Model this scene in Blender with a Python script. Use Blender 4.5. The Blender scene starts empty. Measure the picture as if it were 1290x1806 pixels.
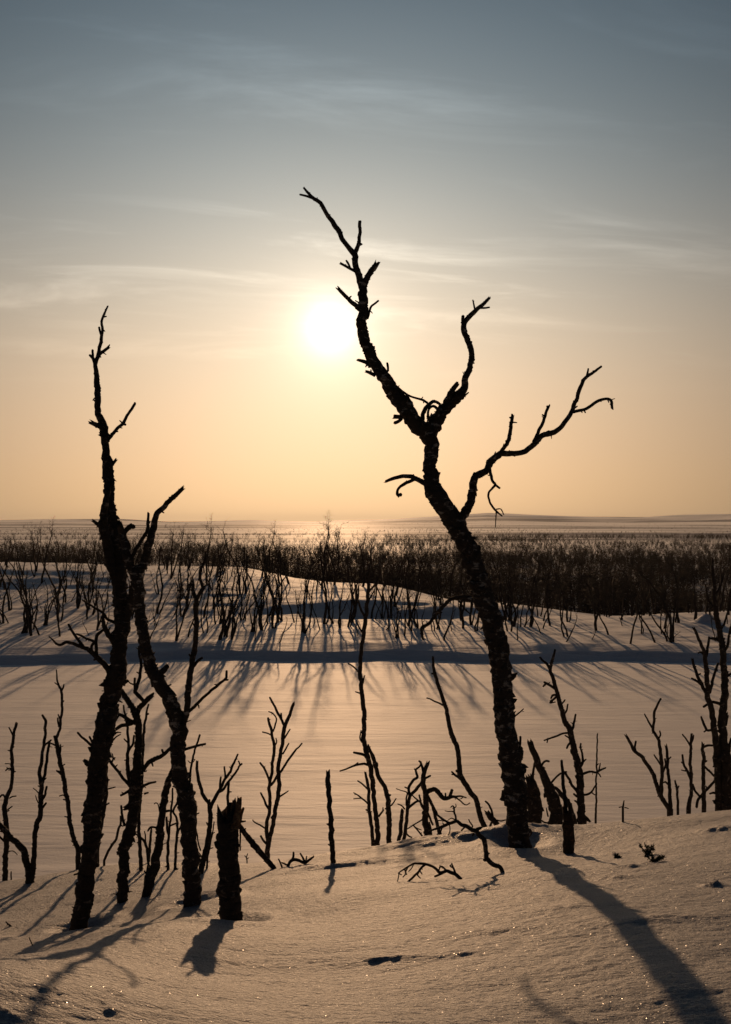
import bpy, math, random
import numpy as np

# ------------------------------------------------------------------ camera, sky, sun, exposure
SC = bpy.context.scene
COL = SC.collection
F = 1756.0            # focal length in photograph pixels (35 mm on a 36 mm tall frame)
HOR = 922.0           # row of the true horizon
CXP = 645.0

cam_d = bpy.data.cameras.new('camera')
cam = bpy.data.objects.new('camera', cam_d)
COL.objects.link(cam)
cam.location = (0, 0, 0)
cam.rotation_euler = (math.radians(90), 0, 0)
cam_d.sensor_fit = 'VERTICAL'
cam_d.sensor_height = 36.0
cam_d.sensor_width = 25.7
cam_d.lens = 35.0
cam_d.shift_y = (HOR - 903.0) / 1806.0
cam_d.clip_start = 0.05
cam_d.clip_end = 60000
SC.camera = cam

SUN_U = (583 - CXP) / F
SUN_V = (HOR - 578) / F
SUN = np.array([SUN_U, 1.0, SUN_V]); SUN /= np.linalg.norm(SUN)
SUN_EL = math.asin(SUN[2])
SUN_AZ = math.atan2(SUN[0], SUN[1])      # clockwise from +Y

world = bpy.data.worlds.new('World')
SC.world = world
world.use_nodes = True

def build_world():
    nt = world.node_tree
    N = nt.nodes; L = nt.links
    N.clear()
    out = N.new('ShaderNodeOutputWorld')
    bg = N.new('ShaderNodeBackground')
    L.new(bg.outputs[0], out.inputs[0])
    sky = N.new('ShaderNodeTexSky')
    sky.sky_type = 'NISHITA'
    sky.sun_disc = False
    sky.sun_elevation = SUN_EL
    sky.sun_rotation = SUN_AZ
    sky.altitude = 300
    sky.air_density = 1.0
    sky.dust_density = 3.0
    sky.ozone_density = 1.0
    tc = N.new('ShaderNodeTexCoord')
    def math_(op, a, b=None, c=None, clamp=False):
        n = N.new('ShaderNodeMath'); n.operation = op; n.use_clamp = clamp
        for i, v in enumerate((a, b, c)):
            if v is None: continue
            if isinstance(v, (int, float)): n.inputs[i].default_value = v
            else: L.new(v, n.inputs[i])
        return n.outputs[0]
    def vmath(op, a, b):
        n = N.new('ShaderNodeVectorMath'); n.operation = op
        for i, v in enumerate((a, b)):
            if isinstance(v, (tuple, list)): n.inputs[i].default_value = v
            else: L.new(v, n.inputs[i])
        return n
    def mixc(mode, fac, a, b):
        n = N.new('ShaderNodeMix'); n.data_type = 'RGBA'; n.blend_type = mode
        n.clamp_result = False
        for i, v in ((0, fac), (6, a), (7, b)):
            if isinstance(v, (int, float)): n.inputs[i].default_value = v
            elif isinstance(v, (tuple, list)): n.inputs[i].default_value = (*v, 1)
            else: L.new(v, n.inputs[i])
        return n.outputs[2]
    dirn = vmath('NORMALIZE', tc.outputs['Generated'], (0, 0, 0)).outputs[0]
    sep = N.new('ShaderNodeSeparateXYZ'); L.new(dirn, sep.inputs[0])
    z = math_('MAXIMUM', sep.outputs[2], 0.0)
    cosg = vmath('DOT_PRODUCT', dirn, tuple(SUN)).outputs['Value']
    ang = math_('ARCCOSINE', math_('MINIMUM', cosg, 1.0))            # radians from the sun
    # elevation gradient of a hazy low-sun sky
    ramp = N.new('ShaderNodeValToRGB')
    L.new(z, ramp.inputs[0])
    cr = ramp.color_ramp; cr.interpolation = 'B_SPLINE'
    stops = SKY_STOPS
    cr.elements[0].position = stops[0][0]; cr.elements[0].color = (*stops[0][1], 1)
    cr.elements[1].position = stops[-1][0]; cr.elements[1].color = (*stops[-1][1], 1)
    for p, c in stops[1:-1]:
        e = cr.elements.new(p); e.color = (*c, 1)
    # brighter toward the sun's side, dimmer at the antisolar side
    azi = math_('MULTIPLY_ADD', cosg, 0.5, 0.5)
    toward = math_('POWER', azi, 20.0)
    side = mixc('MIX', toward, (.45 * ANTI * K, .85 * ANTI * K, 1.45 * ANTI * K), (K, K, K))
    base = mixc('MULTIPLY', 1.0, ramp.outputs[0], side)
    # share of the physical sky
    nis = mixc('MULTIPLY', 1.0, sky.outputs[0], (NISH, NISH, NISH))
    c = mixc('ADD', 1.0, base, nis)
    # aureole
    for amp, sig, colr in AUREOLE:
        g = math_('EXPONENT', math_('MULTIPLY', math_('POWER', math_('DIVIDE', ang, math.radians(sig)), 1.5), -1.0))
        g = math_('MULTIPLY', g, amp)
        c = mixc('ADD', 1.0, c, mixc('MULTIPLY', 1.0, colr, g))
    # thin cirrus streaks
    zz = math_('ADD', sep.outputs[2], 0.10)
    px = math_('DIVIDE', sep.outputs[0], zz)
    py = math_('DIVIDE', sep.outputs[1], zz)
    com = N.new('ShaderNodeCombineXYZ')
    L.new(math_('MULTIPLY_ADD', py, 0.10, math_('MULTIPLY', px, 1.1)), com.inputs[0])
    com.inputs[2].default_value = 3.7
    L.new(math_('MULTIPLY_ADD', px, -0.5, math_('MULTIPLY', py, 3.4)), com.inputs[1])
    n1 = N.new('ShaderNodeTexNoise'); n1.inputs['Scale'].default_value = 1.0
    n1.inputs['Detail'].default_value = 6; n1.inputs['Roughness'].default_value = 0.62
    n1.inputs['Distortion'].default_value = 0.6
    L.new(com.outputs[0], n1.inputs['Vector'])
    mr = N.new('ShaderNodeMapRange'); mr.inputs[1].default_value = 0.46; mr.inputs[2].default_value = 0.78
    mr.interpolation_type = 'SMOOTHSTEP'
    L.new(n1.outputs['Fac'], mr.inputs[0])
    n2 = N.new('ShaderNodeTexNoise'); n2.inputs['Scale'].default_value = 0.35
    L.new(com.outputs[0], n2.inputs['Vector'])
    mr2 = N.new('ShaderNodeMapRange'); mr2.inputs[1].default_value = 0.38; mr2.inputs[2].default_value = 0.62
    L.new(n2.outputs['Fac'], mr2.inputs[0])
    cl = math_('MULTIPLY', mr.outputs[0], mr2.outputs[0])
    lift = N.new('ShaderNodeMapRange'); lift.inputs[1].default_value = .10; lift.inputs[2].default_value = .26; L.new(sep.outputs[2], lift.inputs[0])
    cl = math_('MULTIPLY', math_('MULTIPLY', cl, lift.outputs[0]), CIRRUS)
    c = mixc('ADD', 1.0, c, mixc('MULTIPLY', 1.0, c, cl))
    L.new(c, bg.inputs[0])
    bg.inputs[1].default_value = SKY_STRENGTH

SKY_STRENGTH = 0.10
NISH = 0.03
ANTI = 0.07
CIRRUS = 0.48
# (sin elevation, linear colour); multiplied by SKY_STRENGTH and the exposure
K = 22.0
SKY_STOPS = [(e, tuple(min(1, q * 1.05) for q in col)) for e, col in (
    (0.0, (.98, .595, .30)), (0.07, (.94, .60, .335)), (0.18, (.67, .545, .40)), (0.285, (.37, .38, .355)),
    (0.38, (.212, .262, .285)), (0.465, (.150, .208, .250)), (0.62, (.070, .115, .160)), (1.0, (.040, .070, .105)))]
AUREOLE = [(1.1 * K, 1.05, (1.0, .90, .72)), (0.40 * K, 2.6, (1.0, .84, .64)), (0.21 * K, 8.5, (1.0, .82, .60))]
build_world()
HAZE_D, HAZE_G = .000045, .3

sun_d = bpy.data.lights.new('sun', 'SUN')
sun_d.energy = 4.0
sun_d.angle = math.radians(0.7)
sun_d.color = (1.0, 0.60, 0.32)
sun_o = bpy.data.objects.new('sun', sun_d)
COL.objects.link(sun_o)
sun_o.rotation_euler = (math.radians(90) - SUN_EL, 0, math.pi - SUN_AZ)

vs = SC.view_settings
SC.display_settings.display_device = 'sRGB'
vs.view_transform = 'Standard'
vs.look = 'None'
vs.gamma = 1.0
vs.use_curve_mapping = False
vs.exposure = -1.0
SC.cycles.max_bounces = 6
SC.cycles.diffuse_bounces = 3
SC.cycles.glossy_bounces = 2
SC.cycles.volume_bounces = 0
SC.cycles.use_adaptive_sampling = True
SC.cycles.use_denoising = True
SC.cycles.denoiser = 'OPENIMAGEDENOISE'
SC.cycles.denoising_input_passes = 'RGB_ALBEDO_NORMAL'
SC.cycles.denoising_prefilter = 'ACCURATE'

RND = random.Random(7)
RNG = np.random.default_rng(7)

# ------------------------------------------------------------------ noise and terrain height
_perm = np.random.default_rng(3).permutation(512)
_grad = np.random.default_rng(4).uniform(0, 2 * np.pi, 512)
def perlin(x, y, seed=0):
    x = np.asarray(x, float); y = np.asarray(y, float)
    xi = np.floor(x).astype(np.int64); yi = np.floor(y).astype(np.int64)
    xf = x - xi; yf = y - yi
    u = xf * xf * xf * (xf * (xf * 6 - 15) + 10); v = yf * yf * yf * (yf * (yf * 6 - 15) + 10)
    def g(ix, iy, dx, dy):
        h = _grad[(_perm[(_perm[(ix + seed * 57) & 511] + iy) & 511] + seed * 13) & 511]
        return np.cos(h) * dx + np.sin(h) * dy
    a = g(xi, yi, xf, yf); b = g(xi + 1, yi, xf - 1, yf)
    c = g(xi, yi + 1, xf, yf - 1); d = g(xi + 1, yi + 1, xf - 1, yf - 1)
    return (a + u * (b - a)) * (1 - v) + (c + u * (d - c)) * v

def smooth_table(xs, zs, lo, hi, step, win):
    g = np.arange(lo, hi + step, step)
    t = np.interp(g, xs, zs)
    k = np.hanning(max(3, int(win / step) | 1)); k /= k.sum()
    p = len(k) // 2
    # reflect the slope at both ends so that the smoothing keeps the end gradients
    tp = np.concatenate([2 * t[0] - t[1:p + 1][::-1], t, 2 * t[-1] - t[-p - 1:-1][::-1]])
    return g, np.convolve(tp, k, 'valid')

_ny = [-300, -40, 0, 2, 3, 3.4, 3.8, 4.25, 5, 5.5, 6, 6.6, 7, 7.6, 8.5, 10, 13, 16, 18, 20, 46, 60]
_nz = [4, -.4, -1.36, -1.42, -1.48, -1.525, -1.58, -1.67, -1.875, -2.02, -2.11, -2.235, -2.30, -2.47, -2.95, -3.9, -5.7, -6.8, -7.2, -7.4, -7.5, -7.5]
NG, NT = smooth_table(_ny, _nz, -60, 60, 0.02, 0.6)
LAKE_Z = -7.0

_U = np.array([-.9, -.6, -.37, -.15, 0, .122, .25, .37, .6, .9])
_D = np.array([46, 50.3, 51.6, 53, 58, 66, 70, 78, 85, 92, 100, 120, 150, 200.])
_Z = np.array([
 [-7.4] * 10,
 [-7.08] * 10,
 [-6.66] * 10,
 [-6.45] * 10,
 [-6.27] * 10,
 [-6.1, -6.12, -6.12, -6.2, -6.32, -6.36, -6.13, -5.87, -5.6, -5.5],
 [-5.8, -5.8, -5.8, -5.75, -5.35, -5.75, -6.5, -6.2, -6.0, -6.0],
 [-5.2, -5.2, -5.2, -4.95, -5.0, -6.3, -7.3, -7.1, -7, -7],
 [-3.9, -3.9, -3.9, -4.35, -5.2, -7.1, -8.4, -8.3, -8, -8],
 [-3.6, -3.6, -3.7, -4.05, -5.9, -8.1, -9.2, -9.2, -9, -9],
 [-4.0, -4.0, -4.0, -4.6, -6.8, -8.8, -9.7, -9.7, -9.5, -9.5],
 [-5.5, -5.5, -5.5, -6.2, -8.5, -9.7, -10, -10, -10, -10],
 [-7.5, -7.5, -7.5, -8.2, -9.6, -10, -10, -10, -10, -10],
 [-10.] * 10])
_hp = np.array([(-800, 921), (-300, 920), (0, 918), (130, 917), (210, 918), (300, 923), (450, 921), (560, 922), (640, 918), (760, 914.5),
                (860, 908), (1000, 912), (1120, 914), (1200, 911), (1290, 910), (1500, 914), (1900, 919), (2600, 921)])

def far_height(x, y):
    u = np.clip(x / np.maximum(y, 1), -.9, .9)
    ys = y + 3.2 * perlin(x * .035, y * 0 + 3.1, 5) + 2.2 * perlin(x * .13, y * 0 + 1.7, 6) + .35 * perlin(x * .6, y * .2 + 1.7, 7)
    ys = np.where(y < 75, ys, y)
    d = np.clip(ys, 46, 199.9)
    iu = np.clip(np.searchsorted(_U, u, 'right') - 1, 0, len(_U) - 2)
    idd = np.clip(np.searchsorted(_D, d, 'right') - 1, 0, len(_D) - 2)
    fu = (u - _U[iu]) / (_U[iu + 1] - _U[iu]); fd = (d - _D[idd]) / (_D[idd + 1] - _D[idd])
    fu = fu * fu * (3 - 2 * fu)
    z = (_Z[idd, iu] * (1 - fu) + _Z[idd, iu + 1] * fu) * (1 - fd) + (_Z[idd + 1, iu] * (1 - fu) + _Z[idd + 1, iu + 1] * fu) * fd
    m = np.clip((y - 52) / 6, 0, 1)
    z = z + m * np.clip((260 - y) / 100, 0, 1) * (.16 * perlin(x * .22, y * .4, 8) + .06 * perlin(x * .5, y * 1.3, 9))
    z = z + np.exp(-((y - 53.0) / 2.2) ** 2) * (.20 * perlin(x * .22, y * .25, 71) + .10 * perlin(x * .7, y * .5, 72))   # uneven bank
    z = z + .60 * np.exp(-((x - 20.9) / .62) ** 2 - ((y - 61.0) / .7) ** 2)       # snowed-in boulder
    # plain and far hills
    pl = np.clip((y - 200) / 300, 0, 1)
    z = z + pl * (1.2 * perlin(x * .004, y * .012, 11) + .0011 * np.minimum(y, 4000) * perlin(x * .0035, y * .014, 12))
    px = CXP + F * x / np.maximum(y, 1)
    top = (HOR - np.interp(px, _hp[:, 0], _hp[:, 1])) / F * 4800.0
    t = np.clip((y - 1700) / 3100, 0, 1); t = t * t * (3 - 2 * t)
    z = z + (top + 10) * t - np.clip((y - 4900) / 3000, 0, 1) * 60
    z = z + t * (20.0 * perlin(x * .0009, y * .0036, 14) + 9.0 * perlin(x * .0025, y * .010, 15)) * np.clip((5200 - y) / 900, .15, 1)
    return z

SHAPE = []           # smooth swells that bring the slope through the surveyed points below
MOUNDS = []          # (x, y, height, sx, sy, angle)
def base_height(x, y):
    x = np.asarray(x, float); y = np.asarray(y, float)
    near = np.interp(y, NG, NT)
    fade = np.clip((17 - y) / 6, 0, 1) * np.clip((y + 60) / 30, 0, 1)
    near = near + np.interp(y, [3.5, 4.2, 5.0, 6.0], [.015, .05, .10, .106]) * 8 * np.tanh(x / 8) * fade
    near = near + .085 * np.exp(-((x + 1.95) / .8) ** 2 - ((y - 8.0) / .9) ** 2) - .055 * np.exp(-((x + .8) / .45) ** 2 - ((y - 7.6) / .6) ** 2)
    for wx, wy, wt in SHAPE:
        near = near + wt * np.exp(-((x - wx) / .60) ** 2 - ((y - wy) / .55) ** 2)
    w = np.clip((y - 40) / 6, 0, 1)
    out = near
    if np.any(w > 0):
        fz = far_height(x, np.maximum(y, 40.0))
        out = near * (1 - w) + fz * w
    return out

_pts = np.array([(1.016, 6.6, -2.13), (1.04, 5.4, -1.868), (1.0, 3.87, -1.515), (.99, 3.0, -1.430), (-.59, 4.4, -1.77), (-.56, 3.26, -1.47), (-.53, 2.55, -1.25), (0, 2.6, -1.33), (.5, 2.8, -1.42), (-.88, 3.2, -1.39), (-.855, 2.4, -1.14), (-1.6, 2.9, -1.37), (-1.4, 2.3, -1.13),
                 (-.205, 6.3, -2.168), (-.17, 4.97, -1.84), (-1.607, 5.6, -2.29), (-1.5, 4.25, -1.858), (-1.29, 3.52, -1.55), (-.97, 5.6, -2.145),
                 (-.92, 4.23, -1.70), (-.9, 3.6, -1.52), (1.30, 6.3, -2.085)])
_res = _pts[:, 2] - base_height(_pts[:, 0], _pts[:, 1])
_A = np.exp(-((_pts[:, None, 0] - _pts[None, :, 0]) / .60) ** 2 - ((_pts[:, None, 1] - _pts[None, :, 1]) / .55) ** 2)
_w = np.linalg.solve(_A + np.eye(len(_pts)) * .015, _res)
SHAPE = [(float(p[0]), float(p[1]), float(q)) for p, q in zip(_pts, _w)]
MOATS = [(1.02, 6.6, .13), (-.59, 4.4, .10), (-.97, 5.6, .11), (-1.607, 5.6, .10)]

def relief(x, y):
    f = np.clip((12 - y) / 4, 0, 1) * np.clip((y + 3) / 3, .15, 1)
    yy = y - .22 * x                     # the drifts run slightly uphill to the right
    r = .014 * perlin(x * .42, yy * .8, 20)
    r = r + .017 * perlin(x * .8 + .4 * perlin(x * .9, yy, 3), yy * 3.0, 21)
    q = perlin(x * 1.5, yy * 6.0, 22); r = r + .0065 * (q - .5 * np.abs(q))
    r = r + .0034 * perlin(x * 4.5, yy * 13.0, 23)
    r = r + .0042 * perlin(x * 13, yy * 30.0, 24) + .0027 * perlin(x * 34, yy * 52, 25)
    for mx, my, h, sx, sy, a in MOUNDS:
        dx = x - mx; dy = y - my
        ca, sa = math.cos(a), math.sin(a)
        p = (dx * ca + dy * sa) / sx; s = (-dx * sa + dy * ca) / sy
        s = np.where(s < 0, s * 1.6, s)  # steeper on the lee side
        r = r + h * np.exp(-(p * p) - (s * s)) * (1 + .8 * perlin(mx * 9 + dx / sx * 1.5, my * 7 + dy / sy * 1.5, 31) + .6 * perlin(dx / sx * 4, my + dy / sy * 3.5, 32))
    for mx, my, q in MOATS:              # hollows the wind scours round the stems
        rr = np.hypot(x - mx, (y - my) * .9)
        r = r - .045 * np.exp(-(rr / q) ** 2) + .022 * np.exp(-((rr - q * 1.9) / (q * .7)) ** 2)
    return r * f

def H(x, y):
    return base_height(x, y) + np.where(np.asarray(y) < 12.5, relief(np.asarray(x, float), np.asarray(y, float)), 0.0)

def P(px, py, d):
    return np.array([(px - CXP) / F * d, d, (HOR - py) / F * d])

_dd = np.arange(1.6, 12, .01)
def hit(px, py, hf=None):
    hf = hf or H
    x = (px - CXP) / F * _dd; z = (HOR - py) / F * _dd
    g = hf(x, _dd) - z
    i = np.argmax(g >= 0)
    if g[i] >= 0: return float(_dd[i])
    return float(_dd[np.argmax(g[:700])])

for px, py, h, sx, sy, a in [
        (84, 1746, .040, .075, .05, 0), (205, 1755, .030, .05, .04, 0), (196, 1783, .036, .06, .04, 0), (5, 1786, .045, .10, .05, 0),
        (90, 1716, .02, .2, .05, .1),
        (1260, 1560, .060, .06, .05, 0), (1278, 1464, .045, .12, .07, 0), (1100, 1551, .022, .13, .05, .05), (1085, 1509, .03, .07, .05, 0),
        (690, 1692, .034, .22, .055, .10), (600, 1690, .02, .18, .05, .1), (800, 1684, .022, .2, .06, .1),
        (780, 1486, .058, .40, .13, .10), (620, 1524, .045, .34, .10, .14), (880, 1476, .060, .24, .13, .05), (965, 1466, .035, .22, .12, 0),
        (1120, 1530, .02, .2, .05, .1), (1020, 1596, .018, .2, .05, .1), (870, 1640, .018, .3, .06, .1),
        (330, 1600, .03, .2, .12, .1), (430, 1618, .028, .14, .08, 0), (1180, 1618, .02, .25, .06, .1), (520, 1740, .02, .3, .06, .1)]:
    d = hit(px, py, base_height)
    MOUNDS.append(((px - CXP) / F * d, d, h * (.42 if sx > .1 else .36) * (d / 4.5), sx * (1 if sx > .1 else .8) * (d / 4.5), sy * (d / 4.5), a))

# ------------------------------------------------------------------ materials
def new_mat(name):
    m = bpy.data.materials.new(name); m.use_nodes = True
    nt = m.node_tree
    return m, nt, nt.nodes, nt.links, nt.nodes['Principled BSDF']

def node(N, t, **kw):
    n = N.new(t)
    for k, v in kw.items(): n.inputs[k.replace('_', ' ')].default_value = v
    return n

def snow_material(name, near=True, lake=False):
    m, nt, N, L, b = new_mat(name)
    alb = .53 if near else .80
    b.inputs['Roughness'].default_value = .58 if near else .66 if lake else .68
    b.inputs['Specular IOR Level'].default_value = .55 if near else .95 if lake else .6
    b.inputs['IOR'].default_value = 1.35 if near else 1.5
    if not near:
        b.inputs['Sheen Weight'].default_value = .5; b.inputs['Sheen Roughness'].default_value = .45
    geo = N.new('ShaderNodeNewGeometry')
    # slight colour variation: wind crust against fresh snow
    mp = N.new('ShaderNodeMapping'); L.new(geo.outputs['Position'], mp.inputs['Vector'])
    mp.inputs['Scale'].default_value = (1.6, 5.0, 1) if near else (.35, 1.6, 1)
    nz = node(N, 'ShaderNodeTexNoise', Scale=1.0, Detail=5.0, Roughness=.6); L.new(mp.outputs[0], nz.inputs['Vector'])
    cr = N.new('ShaderNodeValToRGB'); L.new(nz.outputs['Fac'], cr.inputs[0])
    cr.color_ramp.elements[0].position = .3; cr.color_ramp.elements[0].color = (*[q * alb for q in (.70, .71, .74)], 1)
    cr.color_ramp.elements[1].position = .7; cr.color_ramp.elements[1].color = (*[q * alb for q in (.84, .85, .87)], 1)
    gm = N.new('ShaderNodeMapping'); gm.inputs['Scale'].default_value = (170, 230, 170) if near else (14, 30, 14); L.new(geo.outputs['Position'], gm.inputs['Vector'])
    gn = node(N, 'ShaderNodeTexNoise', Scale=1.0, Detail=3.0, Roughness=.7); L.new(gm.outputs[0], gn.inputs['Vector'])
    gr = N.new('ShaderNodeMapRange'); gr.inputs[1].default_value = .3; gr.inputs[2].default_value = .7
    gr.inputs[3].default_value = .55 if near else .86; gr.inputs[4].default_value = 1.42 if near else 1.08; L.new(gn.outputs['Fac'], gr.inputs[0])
    gx = N.new('ShaderNodeMix'); gx.data_type = 'RGBA'; gx.blend_type = 'MULTIPLY'; gx.inputs[0].default_value = 1
    L.new(cr.outputs[0], gx.inputs[6]); L.new(gr.outputs[0], gx.inputs[7])
    L.new(gx.outputs[2], b.inputs['Base Color'])
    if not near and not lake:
        # blue-grey hill shade painted into the snow colour; nearer in, scrub on the plain
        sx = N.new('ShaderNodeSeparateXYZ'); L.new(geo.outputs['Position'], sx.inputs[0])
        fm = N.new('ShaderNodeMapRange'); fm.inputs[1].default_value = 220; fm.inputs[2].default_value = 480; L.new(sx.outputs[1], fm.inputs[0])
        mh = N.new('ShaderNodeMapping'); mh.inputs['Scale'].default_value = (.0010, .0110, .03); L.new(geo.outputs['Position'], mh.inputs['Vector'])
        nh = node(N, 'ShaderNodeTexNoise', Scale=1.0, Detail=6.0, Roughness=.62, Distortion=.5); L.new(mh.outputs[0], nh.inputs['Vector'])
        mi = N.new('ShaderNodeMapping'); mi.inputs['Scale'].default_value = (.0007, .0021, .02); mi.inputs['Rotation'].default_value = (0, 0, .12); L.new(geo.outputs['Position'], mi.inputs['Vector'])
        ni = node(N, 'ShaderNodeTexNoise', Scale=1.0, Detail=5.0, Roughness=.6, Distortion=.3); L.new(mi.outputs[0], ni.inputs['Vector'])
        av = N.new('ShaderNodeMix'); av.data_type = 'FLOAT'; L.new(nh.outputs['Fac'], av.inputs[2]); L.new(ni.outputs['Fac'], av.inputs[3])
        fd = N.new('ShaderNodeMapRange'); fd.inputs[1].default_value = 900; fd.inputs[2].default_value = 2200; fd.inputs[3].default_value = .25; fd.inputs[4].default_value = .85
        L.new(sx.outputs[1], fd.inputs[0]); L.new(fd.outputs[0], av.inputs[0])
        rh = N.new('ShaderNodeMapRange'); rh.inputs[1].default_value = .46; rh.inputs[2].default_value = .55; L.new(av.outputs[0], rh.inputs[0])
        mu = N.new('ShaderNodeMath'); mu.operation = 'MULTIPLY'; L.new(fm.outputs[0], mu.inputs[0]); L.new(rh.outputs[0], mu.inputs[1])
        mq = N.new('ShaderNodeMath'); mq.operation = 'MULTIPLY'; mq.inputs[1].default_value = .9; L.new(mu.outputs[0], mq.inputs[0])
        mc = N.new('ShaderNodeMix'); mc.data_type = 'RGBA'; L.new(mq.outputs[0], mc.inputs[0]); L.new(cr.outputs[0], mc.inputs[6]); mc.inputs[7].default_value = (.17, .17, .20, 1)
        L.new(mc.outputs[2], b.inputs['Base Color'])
        for nm, v in (('Specular IOR Level', .6), ('Sheen Weight', .5)):     # painted shade and scrub glint less than crusted snow
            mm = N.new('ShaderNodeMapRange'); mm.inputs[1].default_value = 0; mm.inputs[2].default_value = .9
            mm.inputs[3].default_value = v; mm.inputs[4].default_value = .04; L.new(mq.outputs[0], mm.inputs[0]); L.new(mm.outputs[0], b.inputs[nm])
    bump = N.new('ShaderNodeBump')
    last = None
    if near:
        specs = [((130, 170, 130), .009, 1.0), ((45, 80, 50), .016, 1.0)]
    elif lake:
        specs = [((.25, 1.2, 1), .12, .35), ((1.1, 3.2, 1), .030, .25), ((16, 24, 16), .010, .5)]
    else:
        specs = [((.25, 1.0, 1), .15, .6), ((1.6, 6.0, 1), .05, .7)]
    for sc, dist, stg in specs:
        mp2 = N.new('ShaderNodeMapping'); mp2.inputs['Scale'].default_value = sc
        L.new(geo.outputs['Position'], mp2.inputs['Vector'])
        n2 = node(N, 'ShaderNodeTexNoise', Scale=1.0, Detail=4.0, Roughness=.6, Distortion=.3)
        L.new(mp2.outputs[0], n2.inputs['Vector'])
        bp = N.new('ShaderNodeBump'); bp.inputs['Distance'].default_value = dist; bp.inputs['Strength'].default_value = stg
        L.new(n2.outputs['Fac'], bp.inputs['Height'])
        if last: L.new(last.outputs[0], bp.inputs['Normal'])
        last = bp
    N.remove(bump)
    L.new(last.outputs[0], b.inputs['Normal'])
    if near:
        # ice crystals: tiny facets that mirror the sun here and there
        vo = N.new('ShaderNodeTexVoronoi'); vo.inputs['Scale'].default_value = 520
        L.new(geo.outputs['Position'], vo.inputs['Vector'])
        sb = N.new('ShaderNodeVectorMath'); sb.operation = 'SUBTRACT'; sb.inputs[1].default_value = (.5, .5, .5)
        L.new(vo.outputs['Color'], sb.inputs[0])
        scl = N.new('ShaderNodeVectorMath'); scl.operation = 'SCALE'; scl.inputs['Scale'].default_value = 1.7
        L.new(sb.outputs[0], scl.inputs[0])
        ad = N.new('ShaderNodeVectorMath'); ad.operation = 'ADD'
        L.new(scl.outputs[0], ad.inputs[0]); L.new(geo.outputs['Normal'], ad.inputs[1])
        nm = N.new('ShaderNodeVectorMath'); nm.operation = 'NORMALIZE'; L.new(ad.outputs[0], nm.inputs[0])
        gl = N.new('ShaderNodeBsdfGlossy'); gl.inputs['Roughness'].default_value = .2
        gl.inputs['Color'].default_value = (.9, .9, .9, 1)
        L.new(nm.outputs[0], gl.inputs['Normal'])
        mx = N.new('ShaderNodeMixShader')
        w2 = N.new('ShaderNodeTexWhiteNoise'); w2.noise_dimensions = '3D'; L.new(vo.outputs['Color'], w2.inputs['Vector'])
        gt = N.new('ShaderNodeMath'); gt.operation = 'GREATER_THAN'; gt.inputs[1].default_value = .90; L.new(w2.outputs['Value'], gt.inputs[0])
        ml = N.new('ShaderNodeMath'); ml.operation = 'MULTIPLY'; ml.inputs[1].default_value = .05; L.new(gt.outputs[0], ml.inputs[0])
        L.new(ml.outputs[0], mx.inputs[0])
        L.new(b.outputs[0], mx.inputs[1]); L.new(gl.outputs[0], mx.inputs[2])
        L.new(mx.outputs[0], N['Material Output'].inputs['Surface'])
    return m

def bark_material(name, dark, pale, amount, scale=1.0):
    m, nt, N, L, b = new_mat(name)
    b.inputs['Roughness'].default_value = .85
    b.inputs['Specular IOR Level'].default_value = .25
    tc = N.new('ShaderNodeTexCoord')
    mp = N.new('ShaderNodeMapping'); mp.inputs['Scale'].default_value = (16 * scale, 16 * scale, 26 * scale)
    L.new(tc.outputs['Object'], mp.inputs['Vector'])
    n1 = node(N, 'ShaderNodeTexNoise', Scale=1.0, Detail=5.0, Roughness=.65, Distortion=.4); L.new(mp.outputs[0], n1.inputs['Vector'])
    cr = N.new('ShaderNodeValToRGB'); L.new(n1.outputs['Fac'], cr.inputs[0])
    cr.color_ramp.elements[0].position = .62 - amount * .3; cr.color_ramp.elements[0].color = (*dark, 1)
    cr.color_ramp.elements[1].position = .72 - amount * .3; cr.color_ramp.elements[1].color = (*pale, 1)
    # lenticels: thin dark cross marks
    mp2 = N.new('ShaderNodeMapping'); mp2.inputs['Scale'].default_value = (9 * scale, 9 * scale, 130 * scale)
    L.new(tc.outputs['Object'], mp2.inputs['Vector'])
    n2 = node(N, 'ShaderNodeTexNoise', Scale=1.0, Detail=2.0, Roughness=.5); L.new(mp2.outputs[0], n2.inputs['Vector'])
    mr = N.new('ShaderNodeMapRange'); mr.inputs[1].default_value = .58; mr.inputs[2].default_value = .66
    L.new(n2.outputs['Fac'], mr.inputs[0])
    mx = N.new('ShaderNodeMix'); mx.data_type = 'RGBA'
    L.new(mr.outputs[0], mx.inputs[0]); L.new(cr.outputs[0], mx.inputs[6]); mx.inputs[7].default_value = (*[d * .6 for d in dark], 1)
    L.new(mx.outputs[2], b.inputs['Base Color'])
    n3 = node(N, 'ShaderNodeTexNoise', Scale=70.0 * scale, Detail=5.0, Roughness=.7); L.new(tc.outputs['Object'], n3.inputs['Vector'])
    bp = N.new('ShaderNodeBump'); bp.inputs['Distance'].default_value = .012; bp.inputs['Strength'].default_value = .9
    L.new(n3.outputs['Fac'], bp.inputs['Height']); L.new(bp.outputs[0], b.inputs['Normal'])
    return m

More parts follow.
